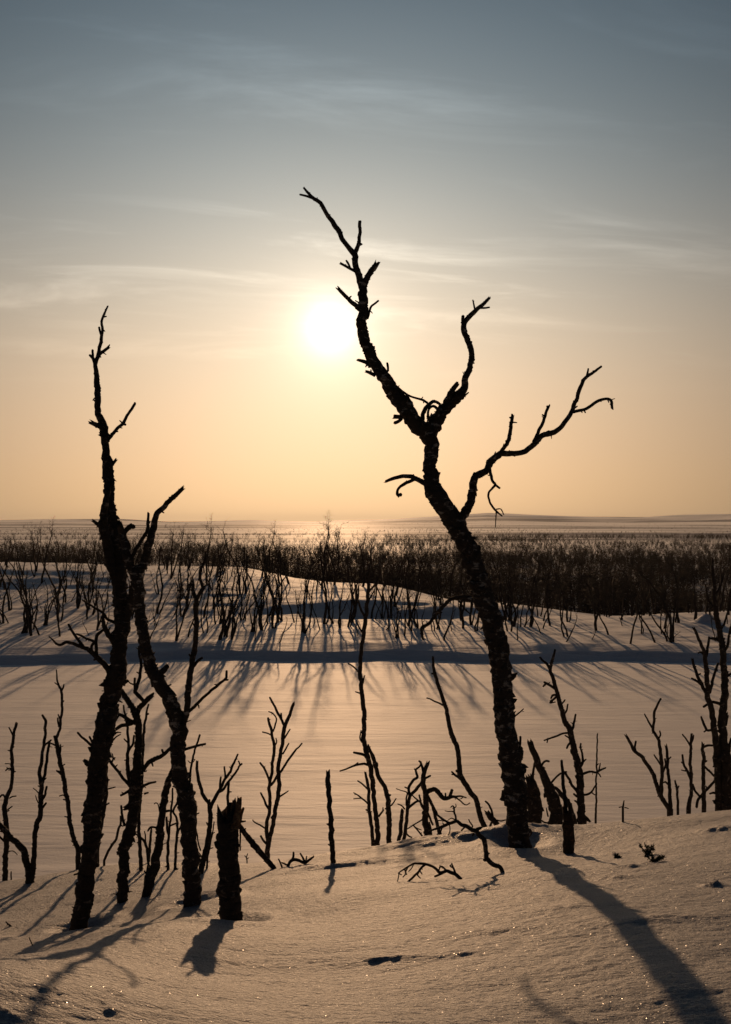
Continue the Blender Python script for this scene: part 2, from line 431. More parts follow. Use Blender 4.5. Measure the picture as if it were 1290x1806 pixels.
M_SNOW = snow_material('snow_near')
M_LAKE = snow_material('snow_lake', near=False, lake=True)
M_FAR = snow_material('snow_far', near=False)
M_BIRCH = bark_material('birch_bark', (.050, .038, .030), (.42, .37, .32), .22)
M_DARK = bark_material('dark_bark', (.042, .032, .026), (.22, .18, .15), .14)
M_TWIG = bark_material('twig_bark', (.030, .023, .018), (.07, .055, .045), .2)
M_FAR_BARK = bark_material('far_bark', (.012, .009, .008), (.035, .030, .026), .05, .3)
M_WOOD = bark_material('torn_wood', (.16, .085, .04), (.34, .20, .10), .5, 1.5)
M_POST = bark_material('weathered_post', (.055, .032, .018), (.13, .075, .04), .4, 1.5)
M_BANK_BARK = bark_material('bank_birch_bark', (.026, .020, .017), (.09, .08, .07), .06, .3)
M_NEEDLE = bark_material('evergreen_sprig', (.020, .028, .012), (.05, .06, .025), .3, 3)

# ------------------------------------------------------------------ mesh helpers
def mesh_from(name, v, f, mat, smooth=True):
    me = bpy.data.meshes.new(name)
    v = np.asarray(v, np.float32); f = np.asarray(f, np.int32)
    me.vertices.add(len(v)); me.vertices.foreach_set('co', v.ravel())
    k = f.shape[1]
    me.loops.add(f.size); me.loops.foreach_set('vertex_index', f.ravel())
    me.polygons.add(len(f)); me.polygons.foreach_set('loop_start', np.arange(0, f.size, k, dtype=np.int32))
    if smooth: me.polygons.foreach_set('use_smooth', np.ones(len(f), bool))
    me.update(calc_edges=True)
    me.validate()
    me.materials.append(mat)
    return me

def link(name, me, parent=None, loc=None):
    o = bpy.data.objects.new(name, me); COL.objects.link(o)
    if parent: o.parent = parent
    if loc is not None: o.location = [float(c) for c in loc]
    return o

def tag(o, label=None, cat=None, group=None, kind=None):
    if label: o['label'] = label
    if cat: o['category'] = cat
    if group: o['group'] = group
    if kind: o['kind'] = kind
    return o

def grid(xs, ys, hf, fan=False):
    X, Y = np.meshgrid(xs, ys)
    if fan: X = X * Y
    Z = hf(X, Y)
    v = np.stack([X, Y, Z], -1).reshape(-1, 3)
    nx, ny = len(xs), len(ys)
    i = (np.arange(ny - 1)[:, None] * nx + np.arange(nx - 1)[None, :]).ravel()
    return v, np.stack([i, i + 1, i + nx + 1, i + nx], -1)

# ------------------------------------------------------------------ the setting
def spaced(*parts):
    return np.unique(np.round(np.concatenate(parts), 6))

def build_ground():
    xs = spaced(-np.geomspace(3.6, 300, 40), np.arange(-3.6, 3.6, .0130), np.geomspace(3.6, 300, 40))
    r = [1.9]
    while r[-1] < 8.6: r.append(r[-1] * 1.0028)
    ys = spaced(-np.geomspace(1, 300, 25), np.linspace(-1, 1.9, 26), np.array(r), np.linspace(8.65, 14.2, 40))
    v, f = grid(xs, ys, H)
    tag(link('snow_slope', mesh_from('snow_slope', v, f, M_SNOW)), 'wind rippled snow slope in the foreground', None, None, 'structure')
    us = spaced(-np.geomspace(.6, 4, 18), np.linspace(-.6, .6, 280), np.geomspace(.6, 4, 18))
    yr = spaced(np.geomspace(14, 46, 40), np.linspace(46, 58, 80), np.geomspace(58, 130, 170), np.geomspace(130, 9000, 380))
    v, f = grid(us, yr, H, fan=True)
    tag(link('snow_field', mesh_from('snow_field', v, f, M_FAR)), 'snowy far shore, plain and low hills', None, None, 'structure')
    lx = spaced(-np.geomspace(30, 260, 30), np.linspace(-30, 30, 190), np.geomspace(30, 260, 30)); ly = np.linspace(15.8, 53, 230)
    hf = lambda x, y: LAKE_Z + .030 * perlin(x * .10, y * .35, 41) + .009 * perlin(x * .22, y * .9, 42) * (.3 + np.clip(2.2 * perlin(x * .07, y * .12, 44), 0, 1))
    v, f = grid(lx, ly, hf)
    tag(link('frozen_lake', mesh_from('frozen_lake', v, f, M_LAKE)), 'snow covered frozen lake between the slope and the far shore', None, None, 'structure')
build_ground()

# ------------------------------------------------------------------ branch tubes
def catmull(pts, step):
    pts = np.asarray(pts, float)
    if len(pts) == 2:
        n = max(2, int(np.linalg.norm(pts[1, :2] - pts[0, :2]) / step) + 1)
        return pts[0] + (pts[1] - pts[0]) * np.linspace(0, 1, n + 1)[:, None]
    p = np.vstack([2 * pts[0] - pts[1], pts, 2 * pts[-1] - pts[-2]])
    out = []
    for i in range(1, len(p) - 2):
        a, b, c, d = p[i - 1], p[i], p[i + 1], p[i + 2]
        n = max(1, int(np.linalg.norm((c - b)[:2]) / step))
        for t in np.arange(n) / n:
            q = .5 * ((2 * b) + (c - a) * t + (2 * a - 5 * b + 4 * c - d) * t * t + (3 * b - a - 3 * c + d) * t ** 3)
            q[3:] = b[3:] * (1 - t) + c[3:] * t
            out.append(q)
    out.append(p[-2])
    return np.array(out)

def tube(V, Fc, c, r, sides, rough=.1, end='round', rng=RNG):
    """add one knobbly tube along the centre line c with radii r"""
    n = len(c)
    t = np.gradient(c, axis=0); t /= np.linalg.norm(t, axis=1)[:, None] + 1e-9
    up = np.array([0.0, 1, 0]) if abs(t[0][1]) < .9 else np.array([1.0, 0, 0])
    nrm = np.empty_like(c); nrm[0] = np.cross(t[0], up); nrm[0] /= np.linalg.norm(nrm[0])
    for i in range(1, n):
        q = nrm[i - 1] - t[i] * np.dot(nrm[i - 1], t[i]); nrm[i] = q / (np.linalg.norm(q) + 1e-9)
    bi = np.cross(t, nrm)
    a = np.arange(sides) * 2 * np.pi / sides
    s0 = rng.uniform(0, 100)
    arc = np.concatenate([[0], np.cumsum(np.linalg.norm(np.diff(c, axis=0), axis=1))])
    rm = max(float(np.mean(r)), 1e-4)
    A, S = np.meshgrid(a, arc / rm)
    ca, sa = np.cos(A) * 1.3, np.sin(A) * 1.3
    R = r[:, None] * (1 + rough * (1.3 * perlin(ca + s0, sa + S * .35, 2) + 1.2 * perlin(ca * 2.2 + s0, sa * 2.2 + S * .9, 4) + 1.2 * perlin(ca * 3 + 5, sa * 3 + S * 2.1 + s0, 6)))
    ring = c[:, None, :] + nrm[:, None, :] * (np.cos(A) * R)[..., None] + bi[:, None, :] * (np.sin(A) * R)[..., None]
    if end == 'broken' and n > 3:
        # splintered end: every side stops at a height of its own
        j = rng.uniform(-.2, 1.3, sides) * r[-1] * 1.6
        ring[-1] += t[-1] * j[:, None]
    base = len(V[0]) if V else 0
    base = V[1]
    V[0].append(ring.reshape(-1, 3)); V[1] += n * sides
    i = (np.arange(n - 1)[:, None] * sides + np.arange(sides)[None, :])
    i2 = (np.arange(n - 1)[:, None] * sides + (np.arange(sides) + 1) % sides)
    Fc.append(np.stack([i, i2, i2 + sides, i + sides], -1).reshape(-1, 4) + base)
    # caps
    for row, s in ((0, -1), (n - 1, 1)):
        q = c[row] + t[row] * s * r[row] * (.7 if end != 'broken' else -.3)
        V[0].append(q[None]); k = V[1]; V[1] += 1
        j = np.arange(sides) + row * sides + base; j2 = (np.arange(sides) + 1) % sides + row * sides + base
        Fc.append(np.stack([j, j2, np.full(sides, k), np.full(sides, k)], -1))
    return nrm, bi, t

def flakes(V, Fc, c, r, fr, count, rng=RNG, size=1.0):
    """peeling bark: little curled strips standing off the stem"""
    nrm, bi, t = fr
    o0 = rng.uniform(0, 99); pr = np.clip(.5 + 1.6 * perlin(np.arange(len(c)) * .11 + o0, np.zeros(len(c)) + .5, 17), .06, 1)
    for _ in range(count):
        i = int(rng.integers(1, max(2, len(c) - 1)))
        if rng.random() > pr[i]: continue
        a = rng.uniform(0, 2 * np.pi)
        o = nrm[i] * math.cos(a) + bi[i] * math.sin(a)
        sd = -nrm[i] * math.sin(a) + bi[i] * math.cos(a)
        w = r[i] * rng.uniform(.15, .55) * size; l = r[i] * rng.uniform(.12, .42) * size * (1.6 if rng.random() < .12 else 1)
        dr = rng.choice([-1, 1]) * rng.uniform(.2, 1.1)
        p0 = c[i] + o * r[i] * .85
        q = [p0 - t[i] * w, p0 + t[i] * w, p0 + o * l * .6 + t[i] * (w * .7 + l * .4 * dr), p0 + o * l * .6 + t[i] * (-w * .7 + l * .4 * dr),
             p0 + o * l * 1.0 + t[i] * (l * dr) + sd * l * rng.uniform(-.5, .5)]
        th = sd * r[i] * rng.uniform(.15, .5)
        b = V[1]
        V[0].append(np.array([q[0] - th, q[1] - th, q[2] - th * .6, q[3] - th * .6, q[4], q[0] + th, q[1] + th, q[2] + th * .6, q[3] + th * .6])); V[1] += 9
        Fc.append(np.array([[0, 1, 2, 3], [5, 8, 7, 6], [1, 6, 7, 2], [0, 3, 8, 5], [3, 2, 4, 4], [7, 8, 4, 4], [2, 7, 4, 4], [8, 3, 4, 4]]) + b)

def finish(name, V, Fc, mat, origin):
    v = np.concatenate(V[0]) - origin
    f = np.concatenate(Fc)
    tri = f[:, 2] == f[:, 3]
    me = bpy.data.meshes.new(name)
    quads = f[~tri]; tris = f[tri][:, :3]
    loops = np.concatenate([quads.ravel(), tris.ravel()]).astype(np.int32)
    starts = np.concatenate([np.arange(len(quads)) * 4, len(quads) * 4 + np.arange(len(tris)) * 3]).astype(np.int32)
    me.vertices.add(len(v)); me.vertices.foreach_set('co', v.astype(np.float32).ravel())
    me.loops.add(len(loops)); me.loops.foreach_set('vertex_index', loops)
    me.polygons.add(len(starts)); me.polygons.foreach_set('loop_start', starts)
    me.polygons.foreach_set('use_smooth', np.ones(len(starts), bool))
    me.update(calc_edges=True); me.validate()
    me.materials.append(mat)
    return me

def parse(s):
    rows = []
    for tok in s.split():
        a = [float(q) for q in tok.split(',')]
        rows.append(a)
    ws = [(i, a[2]) for i, a in enumerate(rows) if len(a) > 2]
    if ws[-1][0] != len(rows) - 1: ws.append((len(rows) - 1, max(1.2, ws[-1][1] * .55)))
    w = np.interp(range(len(rows)), [i for i, _ in ws], [q for _, q in ws])
    return np.array([[a[0], a[1], q] for a, q in zip(rows, w)])

def tree(name, label, cat, trunk, branches=(), d=None, mat=None, group=None, rough=.055, end='broken', bury=.22, flake=1.0, lean=0.0, seed=0, trunk_name='trunk', lie=False):
    """one tree or log. trunk and branches: 'px,py,width ...' from the root outward, traced off the photograph and
    set at the tree's own distance, the limbs spreading toward and away from the camera. '>' marks a twig of the branch before."""
    rng = np.random.default_rng(1000 + seed)
    tp = parse(trunk)
    if d is None: d = hit(tp[0, 0], tp[0, 1])
    origin = P(tp[0, 0], tp[0, 1], d)
    origin[2] = float(H(origin[0], origin[1]))
    root = bpy.data.objects.new(name, None); COL.objects.link(root); root.location = [float(q) for q in origin]
    root.empty_display_size = .1
    tag(root, label, cat, group)
    mat = mat or M_DARK
    samples = []          # px, py, depth of what is already built
    def path3d(a, d0, slope, isbr):
        seg = np.concatenate([[0], np.cumsum(np.linalg.norm(np.diff(a[:, :2], axis=0), axis=1))]) / F * d0
        wob = np.array([rng.normal(0, .05) for _ in seg]) * np.minimum(seg, .4)
        dep = d0 + seg * slope + (wob if isbr else wob * .4)
        return np.column_stack([a, dep])
    def build(a, nm, parent, mt, isbr, endk):
        wmax = a[:, 2].max()
        step = max(2.2, min(4.5, wmax * .22))
        q = catmull(np.column_stack([a[:, :2], a[:, 2:]]), step)
        # little crooks of the growth
        n = len(q); s = np.arange(n) * step; o = rng.uniform(0, 500)
        am = np.minimum(1, np.minimum(np.arange(n), np.arange(n)[::-1] + 2) / 6.0)
        amp = .16 * q[:, 2] + .5
        q[:, 0] += am * amp * (perlin(s / 16 + o, s * 0, 7) * 1.4 + perlin(s / 6 + o, s * 0 + .5, 8) * .7)
        q[:, 1] += am * amp * .6 * perlin(s / 9 + o, s * 0 + 9.5, 9)
        c = np.column_stack([(q[:, 0] - CXP) / F * q[:, 3], q[:, 3], (HOR - q[:, 1]) / F * q[:, 3]])
        r = q[:, 2] * .5 / F * q[:, 3]
        sides = 16 if wmax > 18 else 11 if wmax > 9 else 8 if wmax > 5 else 6
        V = [[], 0]; Fc = []
        if not isbr and not lie:   # down into the snow
            below = np.array([c[0, 0], c[0, 1], min(c[0, 2], float(H(c[0, 0], c[0, 1]))) - bury]); c = np.vstack([below, c]); r = np.concatenate([[r[0] * 1.05], r])
        fr = tube(V, Fc, c, r, sides, rough if wmax > 6 else rough * .8, endk, rng)
        length = n * step
        if wmax > 7: flakes(V, Fc, c, r, fr, int(length / 1.5 * flake * min(1.8, wmax / 14 + .5)), rng)
        # knots and broken twig ends
        k = int(length / (60 if wmax > 14 else 38 if wmax > 9 else 24) * rng.uniform(.6, 1.2) * flake)
        for _ in range(k):
            i = int(rng.integers(2, max(3, len(c) - 2)))
            if i >= len(c) - 1: continue
            an = rng.uniform(0, 2 * np.pi); dv = fr[0][i] * math.cos(an) + fr[1][i] * math.sin(an) + fr[2][i] * rng.uniform(-.2, .9)
            dv /= np.linalg.norm(dv)
            ll = r[i] * rng.uniform(1.05, 1.5) + rng.uniform(.003, .015)
            rr = min(r[i] * .5, rng.uniform(.003, .007))
            pts = np.array([c[i], c[i] + dv * ll * .6, c[i] + dv * ll + rng.normal(0, .004, 3)])
            tube(V, Fc, pts, np.array([rr * 1.3, rr, rr * .7]), 5, .1, 'round', rng)
        for p in q[::2]: samples.append((p[0], p[1], p[3]))
        o = link(nm, finish(nm, V, Fc, mt, origin), parent)
        return o
    # a row of stems: first string is the trunk, further trunks are written with '+'
    build(path3d(tp, d, lean, False), trunk_name, root, mat, False, end)
    last = None
    for b in branches:
        kind = b[0] if b[0] in '>+*' else ''
        a = parse(b.lstrip('>+*'))
        S = np.array(samples)
        dist = np.hypot(S[:, 0] - a[0, 0], S[:, 1] - a[0, 1])
        d0 = S[np.argmin(dist), 2]
        if kind == '+':
            build(path3d(a, d0 + rng.uniform(-.04, .06), rng.uniform(-.12, .12), False), 'trunk', root, mat, False, end)
        elif kind == '>' and last is not None:
            build(path3d(a, d0, rng.uniform(-.55, .55), True), 'twig', last, M_TWIG, True, 'round')
        else:
            last = build(path3d(a, d0, rng.uniform(-.45, .45), True), 'branch', root, mat if a[:, 2].max() > 8 else M_TWIG, True, 'broken' if a[-1, 2] > 4 else 'round')
    return root

# ------------------------------------------------------------------ the foreground trees
FG = 'bare foreground birches on the near slope'
tree('birch_tree', 'tall dead birch with forked crown in front of the sun, casting the long shadow', 'tree',
     '917,1495,39 915,1463,37 909,1407,37 905,1351,38 894,1295,35 889,1240,33 885,1184,34 870,1100,35 845,1032,33 829,976,33 811,939,31 797,913,33 777,883,32 764,861,29 759,827,24 760,790,25 757,764,28 745,757,27 733,749,27 714,716,28 692,690,25 679,667,22 658,635,20 642,598,18 639,560,17 641,532,17 639,505,14 630,477,11 625,449,11 611,432,8.5 593,400,9 579,381,7.5 565,358,7 553,349,6 542,338,4.5 537,332,3.5',
     ['556,351,5 542,346 529,343,3.5',
      '641,506,13 648,490,11 663,468,9.5',
      '625,448,9 632,432,7 635,410,6 635,391,6',
      '>633,428,4 639,431,3',
      '634,545,9 622,533,8 611,524,7 597,509,6',
      '648,562,5 653,548,4.5 656,540,4 668,530,3.5',
      '630,480,6 615,472,5 602,465,4.5',
      '>618,472,3.5 613,462,4 611,459,3',
      '655,646,8 643,638,7 633,635,5', '662,662,7 652,657,6 646,655,5',
      '680,660,4 685,652,4 684,643,4.5',
      '688,668,4 703,684,4 711,691,4.5 722,698,4 733,702,4 745,705,4.5 752,709,4.5',
      '752,757,6 745,738,7 752,720,8 765,708,6 775,713,5 774,722,6 768,732,5 762,742,5',
      '757,762,5 768,738,5 772,724,6 765,716,5 757,722,4 755,735,5 760,748,4',
      '722,736,9 711,735,7 699,735,8', '>709,738,6 702,744,6 696,746,6',
      '757,772,25 765,752,24 778,732,21 794,712,19 811,697,17 820,682,13 824,660,11 829,648,10 832,630,10 832,621,10 826,600,10 817,580,10 821,567,9 835,551,8.5 847,541,7 855,534,6 863,526,5',
      '>818,574,7 817,565,6 817,557,6', '>846,543,4 855,543,3.5 864,542,3', '>838,546,3.5 836,537,3 834,529,2.5', '>812,698,6 820,697,4 827,692,2.5',
      '786,722,11 788,706,11 797,692,10 802,684,9 806,678,8', '>800,694,5 810,690,5 815,686,4',
      '752,853,10 740,848,9 727,841,8 711,840,7 695,844,6.5 681,849,5',
      '>730,846,6 714,853,6 706,859,5 701,866,5 702,873,6 708,872,7',
      '806,922,17 815,913,16 828,891,15 834,868,14 836,850,14 840,840,13 856,831,12 866,815,12 882,801,11.5 900,800,10 919,798,9.5 938,788,10 956,768,10 970,765,10 986,758,9 998,742,8 1008,727,8 1016,706,7 1023,686,7 1029,672,6.5 1036,663,6 1048,656,5 1061,646,4',
      '>1035,664,4 1037,655,3.5 1038,650,3', '1008,727,6 1022,724,5.5 1036,720,5.5 1053,708,5.5 1066,704,5 1076,704,5 1079,711,5 1080,719,4.5', '>1030,722,3 1033,728,2.5',
      '941,780,6 952,758,6 960,738,5.5 968,716,5', '>962,736,3 957,731,3', '880,803,8 889,790,7 897,775,7 902,752,6.5 903,745,6 904,735,6', '>903,738,4 899,736,3 ',
      '864,827,6 866,838,5.5 869,848,5 874,855,5 866,864,4 862,872,4 865,887,4 876,902,4 881,906,3 886,910,2.5', '>873,854,4 879,859,4 882,861,4', '>876,901,2.5 875,915,2 874,930,1.5', '>876,898,2.5 884,898,2 889,908,2',
      '832,1058,9 820,1053,8 804,1054,7 789,1062,6.5 770,1083,6 757,1100,6 745,1107,6.5 744,1116,5 747,1128,4', '>806,1054,3 812,1063,3 820,1074,3 830,1083,2', '>772,1082,4 780,1080,3',
      '893,1196,16 901,1195,13 906,1193,10', '905,1274,4 908,1264,3 915,1258,3 924,1250,2', '912,1330,8 917,1318,5 918,1299,4'],
     mat=M_BIRCH, seed=1, flake=1.5, lean=-.03, d=6.6)

tree('birch_tree', 'leftmost thick dead birch, dark and leaning right, with small twisted crown', 'tree',
     '138,1640,31 147,1594,28 153,1540,29 161,1487,28 166,1416,29 173,1360,31 178,1320,32 187,1280,33 195,1230,31 205,1197,30 211,1147,26 216,1080,27 212,1052,24 211,1010,26 208,960,24 201,935,20 196,905,19 193,885,18 192,852,18 190,819,19 188,800,14 186,786,13 185,770,15 182,750,14 173,726,11 173,703,11 171,675,10 170,653,8 169,640,7 173,625,6 176,612,6 178,603,6 181,583,5 180,567,4.5 184,553,4 190,541,3',
     ['169,643,6 172,633,6 180,622,6 192,612,5.5', '168,641,6 164,632,6 158,626,4', '>164,632,5 164,624,4.5 164,617,4',
      '179,590,5 176,582,4 175,577,4', '>183,559,3 188,558,2.5',
      '184,762,11 177,753,9 169,749,8 163,746,8',
      '190,776,7 203,761,6 216,747,6 226,731,5 232,722,5 237,714,5', '>216,747,5 222,749,4',
      '193,824,8 198,819,6 204,812,5', '209,1034,12 201,1010,16 194,990,17 191,962,17 185,945,16 182,925,15 183,905,13 187,885,11 191,866,9', '185,936,9 174,926,7 165,919,5',
      '220,1108,15 228,1072,13 233,1045,11 238,1020,10',
      '196,1190,10 184,1172,10 170,1157,9 158,1147,8 147,1142,7 132,1136,6 117,1133,5.5 108,1137,5 100,1135,4 93,1128,3 87,1123,2.5',
      '>148,1142,6 142,1133,5 133,1121,5 127,1112,4.5 121,1101,4', '>162,1149,6 162,1140,5 166,1132,5 152,1126,4 143,1121,4 135,1118,3', '>171,1156,6 170,1140,6 170,1124,6 176,1116,5.5 185,1109,4',
      '204,1137,11 196,1125,10 187,1112,9 183,1100,7 182,1090,5', '203,1098,6 190,1092,5 184,1083,4.5 166,1071,4 155,1064,3.5 146,1058,3', '>185,1099,4 178,1096,3 174,1098,2.5',
      '164,1317,5 153,1307,4.5 145,1300,4 137,1292,4', '164,1312,4 161,1305,4 158,1299,3.5', '165,1352,8 155,1348,8 152,1344,8'],
     mat=M_DARK, seed=2, flake=1.6, lean=.03, d=5.6)

tree('birch_tree', 'S-curved birch with pale bark patches and three-way top, right of the leftmost thick birch', 'tree',
     '341,1595,31 340,1570,28 337,1540,27 334,1487,26 332,1434,30 328,1405,30 319,1375,27 315,1347,26 315,1310,25 316,1290,26 310,1262,26 296,1230,24 276,1197,23 265,1172,20 259,1150,19 255,1125,19 250,1100,19 247,1075,18 246,1050,19 243,1025,20 246,1008,18 254,992,15 264,955,13.5 272,929,11.5 276,909,10 292,890,9 306,877,8.5 322,862,7',
     ['240,1022,16 233,1005,16 227,985,17 221,962,16 216,940,13 211,926,10', '>216,942,9 224,934,9 231,928,9 237,930,8',
      '232,985,7 241,967,6.5 249,955,6.5 256,943,6 261,930,6 262,907,4.5', '>261,926,3 265,920,3',
      '278,1190,12 287,1184,11 293,1178,9',
      '320,1290,13 325,1272,12 330,1250,11 333,1213,11 337,1180,10.5 343,1147,9.5 347,1100,8.5 345,1080,8 346,1058,8 342,1043,6.5 339,1022,6',
      '>346,1060,7 353,1046,6.5 357,1036,6 353,1020,5.5 355,1005,5 361,990,4.5 364,972,3',
      '330,1258,6 348,1241,5.5 367,1223,5 382,1210,5 397,1198,4.5 400,1192,5 400,1183,4', '>397,1199,4 403,1199,3',
      '>342,1175,6 348,1167,5 357,1160,4.5', '326,1322,5 345,1316,4.5 363,1312,4', '335,1380,4 338,1350,4 345,1320,3.5 353,1296,3.5',
      '330,1595,18 336,1590,20 340,1580,16'],
     mat=M_BIRCH, seed=3, flake=1.4, lean=-.05)

tree('birch_stump', 'thick broken birch stump with splintered pale wood on top, casting a short shadow', 'stump',
     '408,1628,38 407,1600,37 405,1576,37 404,1522,36 402,1469,36 401,1446,35',
     ['396,1450,13 391,1442,11 387,1438,7', '>403,1440,7 403,1418,5 402,1401,5 404,1380,4', '416,1447,10 428,1449,4 434,1448,2'],
     mat=M_DARK, seed=4, flake=1.5, d=4.4)
# the torn wood on the stump: splinters of different lengths
def splinters():
    rng = np.random.default_rng(5)
    st = [o for o in bpy.data.objects if o.name.startswith('birch_stump')][0]
    d = float(st.location.y)
    for (x, y, w, x2, y2) in ((409, 1462, 15, 413, 1416), (415, 1462, 17, 423, 1410), (418, 1458, 13, 428, 1428), (398, 1460, 12, 396, 1436), (405, 1464, 14, 408, 1428)):
        V = [[], 0]; Fc = []
        a, b = P(x, y, d + rng.uniform(-.03, .03)), P(x2, y2, d + rng.uniform(-.04, .04))
        c = a + (b - a) * np.linspace(0, 1, 7)[:, None] + rng.normal(0, .0012, (7, 3))
        tube(V, Fc, c, np.linspace(1, .30, 7) ** .7 * w * .5 / F * d, 7, .25, 'broken', rng)
        link('splinter', finish('splinter', V, Fc, M_WOOD, np.array(st.location)), st)
splinters()

tree('birch_tree', 'dark many-branched crooked birch standing between the two thick left birches', 'tree',
     '216,1591,18 218,1551,18 219,1503,18 226,1475,19 234,1440,19 238,1405,20 240,1382,20 242,1350,16 244,1320,13 245,1295,12 244,1275,12 241,1262,11 236,1253,10 225,1234,9.5 212,1215,8',
     ['241,1262,9 246,1250,9 255,1239,9 262,1232,9 269,1226,7', '>256,1240,6 248,1230,7 239,1221,7 241,1213,6.5 245,1200,6 248,1188,5.5 249,1170,5 246,1155,4.5 245,1140,3.5', '>239,1221,5 238,1208,4.5 238,1196,4', '>238,1208,3 230,1205,2.5 226,1201,2',
      '240,1276,7 229,1271,7 220,1265,6.5 207,1258,5', '241,1272,7 228,1277,7 213,1281,6.5 203,1287,5',
      '236,1392,7 225,1381,6 216,1370,5.5 208,1360,5 200,1350,5 195,1344,5 190,1335,4', '>197,1346,3 200,1338,3 198,1329,2', '>196,1345,3 203,1336,2.5',
      '234,1390,5 226,1396,5 213,1403,4', '246,1393,6 254,1386,5 262,1382,4.5 275,1379,3.5', '>255,1400,4 262,1398,3',
      '245,1364,8 252,1359,7 260,1348,7.5 268,1341,8 278,1337,7.5 287,1332,7 296,1324,6 305,1314,5', '>289,1330,4 286,1322,4', '>302,1317,4 301,1308,3',
      '220,1456,5 216,1440,4.5 214,1421,4', '234,1392,9 228,1372,8 225,1341,6.5 227,1313,5 225,1290,4.5 223,1270,4 218,1244,3', '>227,1325,4 234,1312,4 237,1297,3.5', '>226,1310,3 219,1303,2.5', '>226,1340,3 220,1341,2', '238,1420,15 229,1422,12 222,1425,7'],
     mat=M_DARK, seed=6, flake=1.6)

tree('birch_tree', 'leaning dark birch whose top meets the S-curved birch, forked at its foot', 'tree',
     '258,1581,17 265,1555,17 272,1530,17 278,1505,15 281,1479,14 284,1455,13 287,1432,12 292,1396,12 297,1378,11 305,1358,8 312,1340,5',
     ['+257,1560,7 259,1545,7 262,1530,6', '282,1462,5 277,1460,4 268,1459,4 264,1461,4 261,1466,3', '>284,1440,3 278,1417,2 272,1418,2', '286,1434,6 292,1431,5 300,1430,4',
      '272,1540,2 271,1552,2 271,1563,1.5'],
     mat=M_DARK, seed=7, flake=1.3)

tree('birch_sapling', 'thin bare sapling just right of the dark many-branched birch', 'sapling',
     '249,1535,7.5 248,1510,7 247,1491,6.5 245,1444,6 248,1410,5.5 250,1384,5.5 252,1337,5 254,1289,5 258,1262,4 262,1243,3',
     ['263,1540,4 261,1510,4.5 256,1487,5 250,1478,4 244,1474,3.5 239,1470,2.5', '>257,1490,3 257,1475,2.5 255,1466,2', '247,1482,3 242,1487,2', '>258,1262,2 263,1259,2'], seed=8, flake=.8, mat=M_DARK)
tree('birch_pole', 'short thin knotty pole beside the foot of the leaning dark birch', 'pole',
     '263,1515,4.5 264,1500,5 266,1480,4.5 267,1464,4', [], seed=9, mat=M_DARK, flake=.8)
tree('birch_sapling', 'slender forked sapling seen just left of the S-curved birch trunk', 'sapling',
     '297,1534,5.5 296,1515,5 296,1498,5.5 298,1474,4.5 295,1460,4.5 294,1444,4', ['298,1476,4.5 300,1455,4 302,1432,4 304,1410,3.5 305,1390,3', '298,1458,3 306,1454,3 314,1451,3'], seed=10, mat=M_DARK, flake=.8)
tree('birch_sapling', 'slender sapling behind the S-curved birch, half hidden by its trunk', 'sapling',
     '309,1534,5.5 310,1510,5 311,1491,5 313,1465,4.5 313,1451,4.5 310,1440,4 306,1430,4 312,1418,4 320,1402,3', ['311,1480,3 316,1465,3 321,1452,2'], seed=11, mat=M_DARK, flake=.8)
tree('birch_sapling', 'small sapling leaning right, in the gap beside the leftmost thick birch', 'sapling',
     '184,1518,4.5 192,1500,4.5 203,1483,4.5 208,1468,4.5 213,1452,4 213,1441,3', ['213,1455,3 217,1457,2.5 222,1453,2', '>197,1493,2.5 196,1488,2'], seed=12, mat=M_DARK, flake=.6)
tree('birch_sapling', 'slim bare birch hugging the right side of the leftmost thick birch', 'sapling',
     '172,1500,7 178,1460,7 182,1437,7 186,1409,7 188,1372,7 187,1344,6.5 191,1321,6 197,1306,5.5 200,1292,5 202,1278,4.5 204,1270,4 210,1262,3',
     ['197,1308,4 202,1303,3 206,1299,2.5 213,1295,2', '199,1299,3.5 206,1292,3 214,1292,2', '189,1392,2.5 197,1390,2.5 204,1388,2', '187,1420,3 193,1416,2.5'], seed=13, mat=M_DARK, flake=1)

tree('birch_tree', 'V-shaped small birch with spreading arms between S-curved birch and stump', 'tree',
     '353,1541,11 359,1518,9.5 364,1498,9 368,1472,8.5 371,1451,8 371,1432,8 368,1418,7 360,1404,6.5 355,1392,6 351,1378,6 348,1362,5.5 348,1345,4.5',
     ['371,1425,7 377,1412,6.5 385,1398,6 391,1387,5.5 396,1376,5 408,1358,4.5 414,1343,4 420,1330,3', '>386,1397,5 394,1392,5 403,1380,4.5 410,1370,4 417,1362,4 422,1352,3.5 427,1347,3.5', '>398,1372,4 397,1363,3.5 396,1352,3', '>388,1395,4 389,1380,4 390,1370,3', '>424,1350,3 421,1342,2.5',
      '371,1436,3 370,1425,3 370,1410,3', '354,1500,3 350,1485,2.5 347,1468,2.5 345,1452,2', '356,1512,3 350,1503,3 344,1497,2'], seed=14, mat=M_DARK, flake=1)
tree('birch_sapling', 'thin twig-like sapling just left of the splintered stump', 'sapling',
     '365,1532,4 367,1510,3.5 371,1490,3 375,1470,2.5 378,1450,2', ['371,1497,2 376,1495,2', '368,1485,2 374,1472,2 379,1468,1.5'], seed=15, mat=M_DARK, flake=.5)
tree('leaning_log', 'straight thin log leaning left behind the splintered stump', 'log',
     '484,1532,9 470,1515,9.5 455,1498,10.5 448,1491,11 442,1483,10 432,1470,9 423,1457,8.5 412,1444,7 400,1432,6',
     ['424,1460,3 424,1484,3 424,1500,2.5', '430,1466,3 434,1461,2'], seed=16, mat=M_DARK, flake=1)

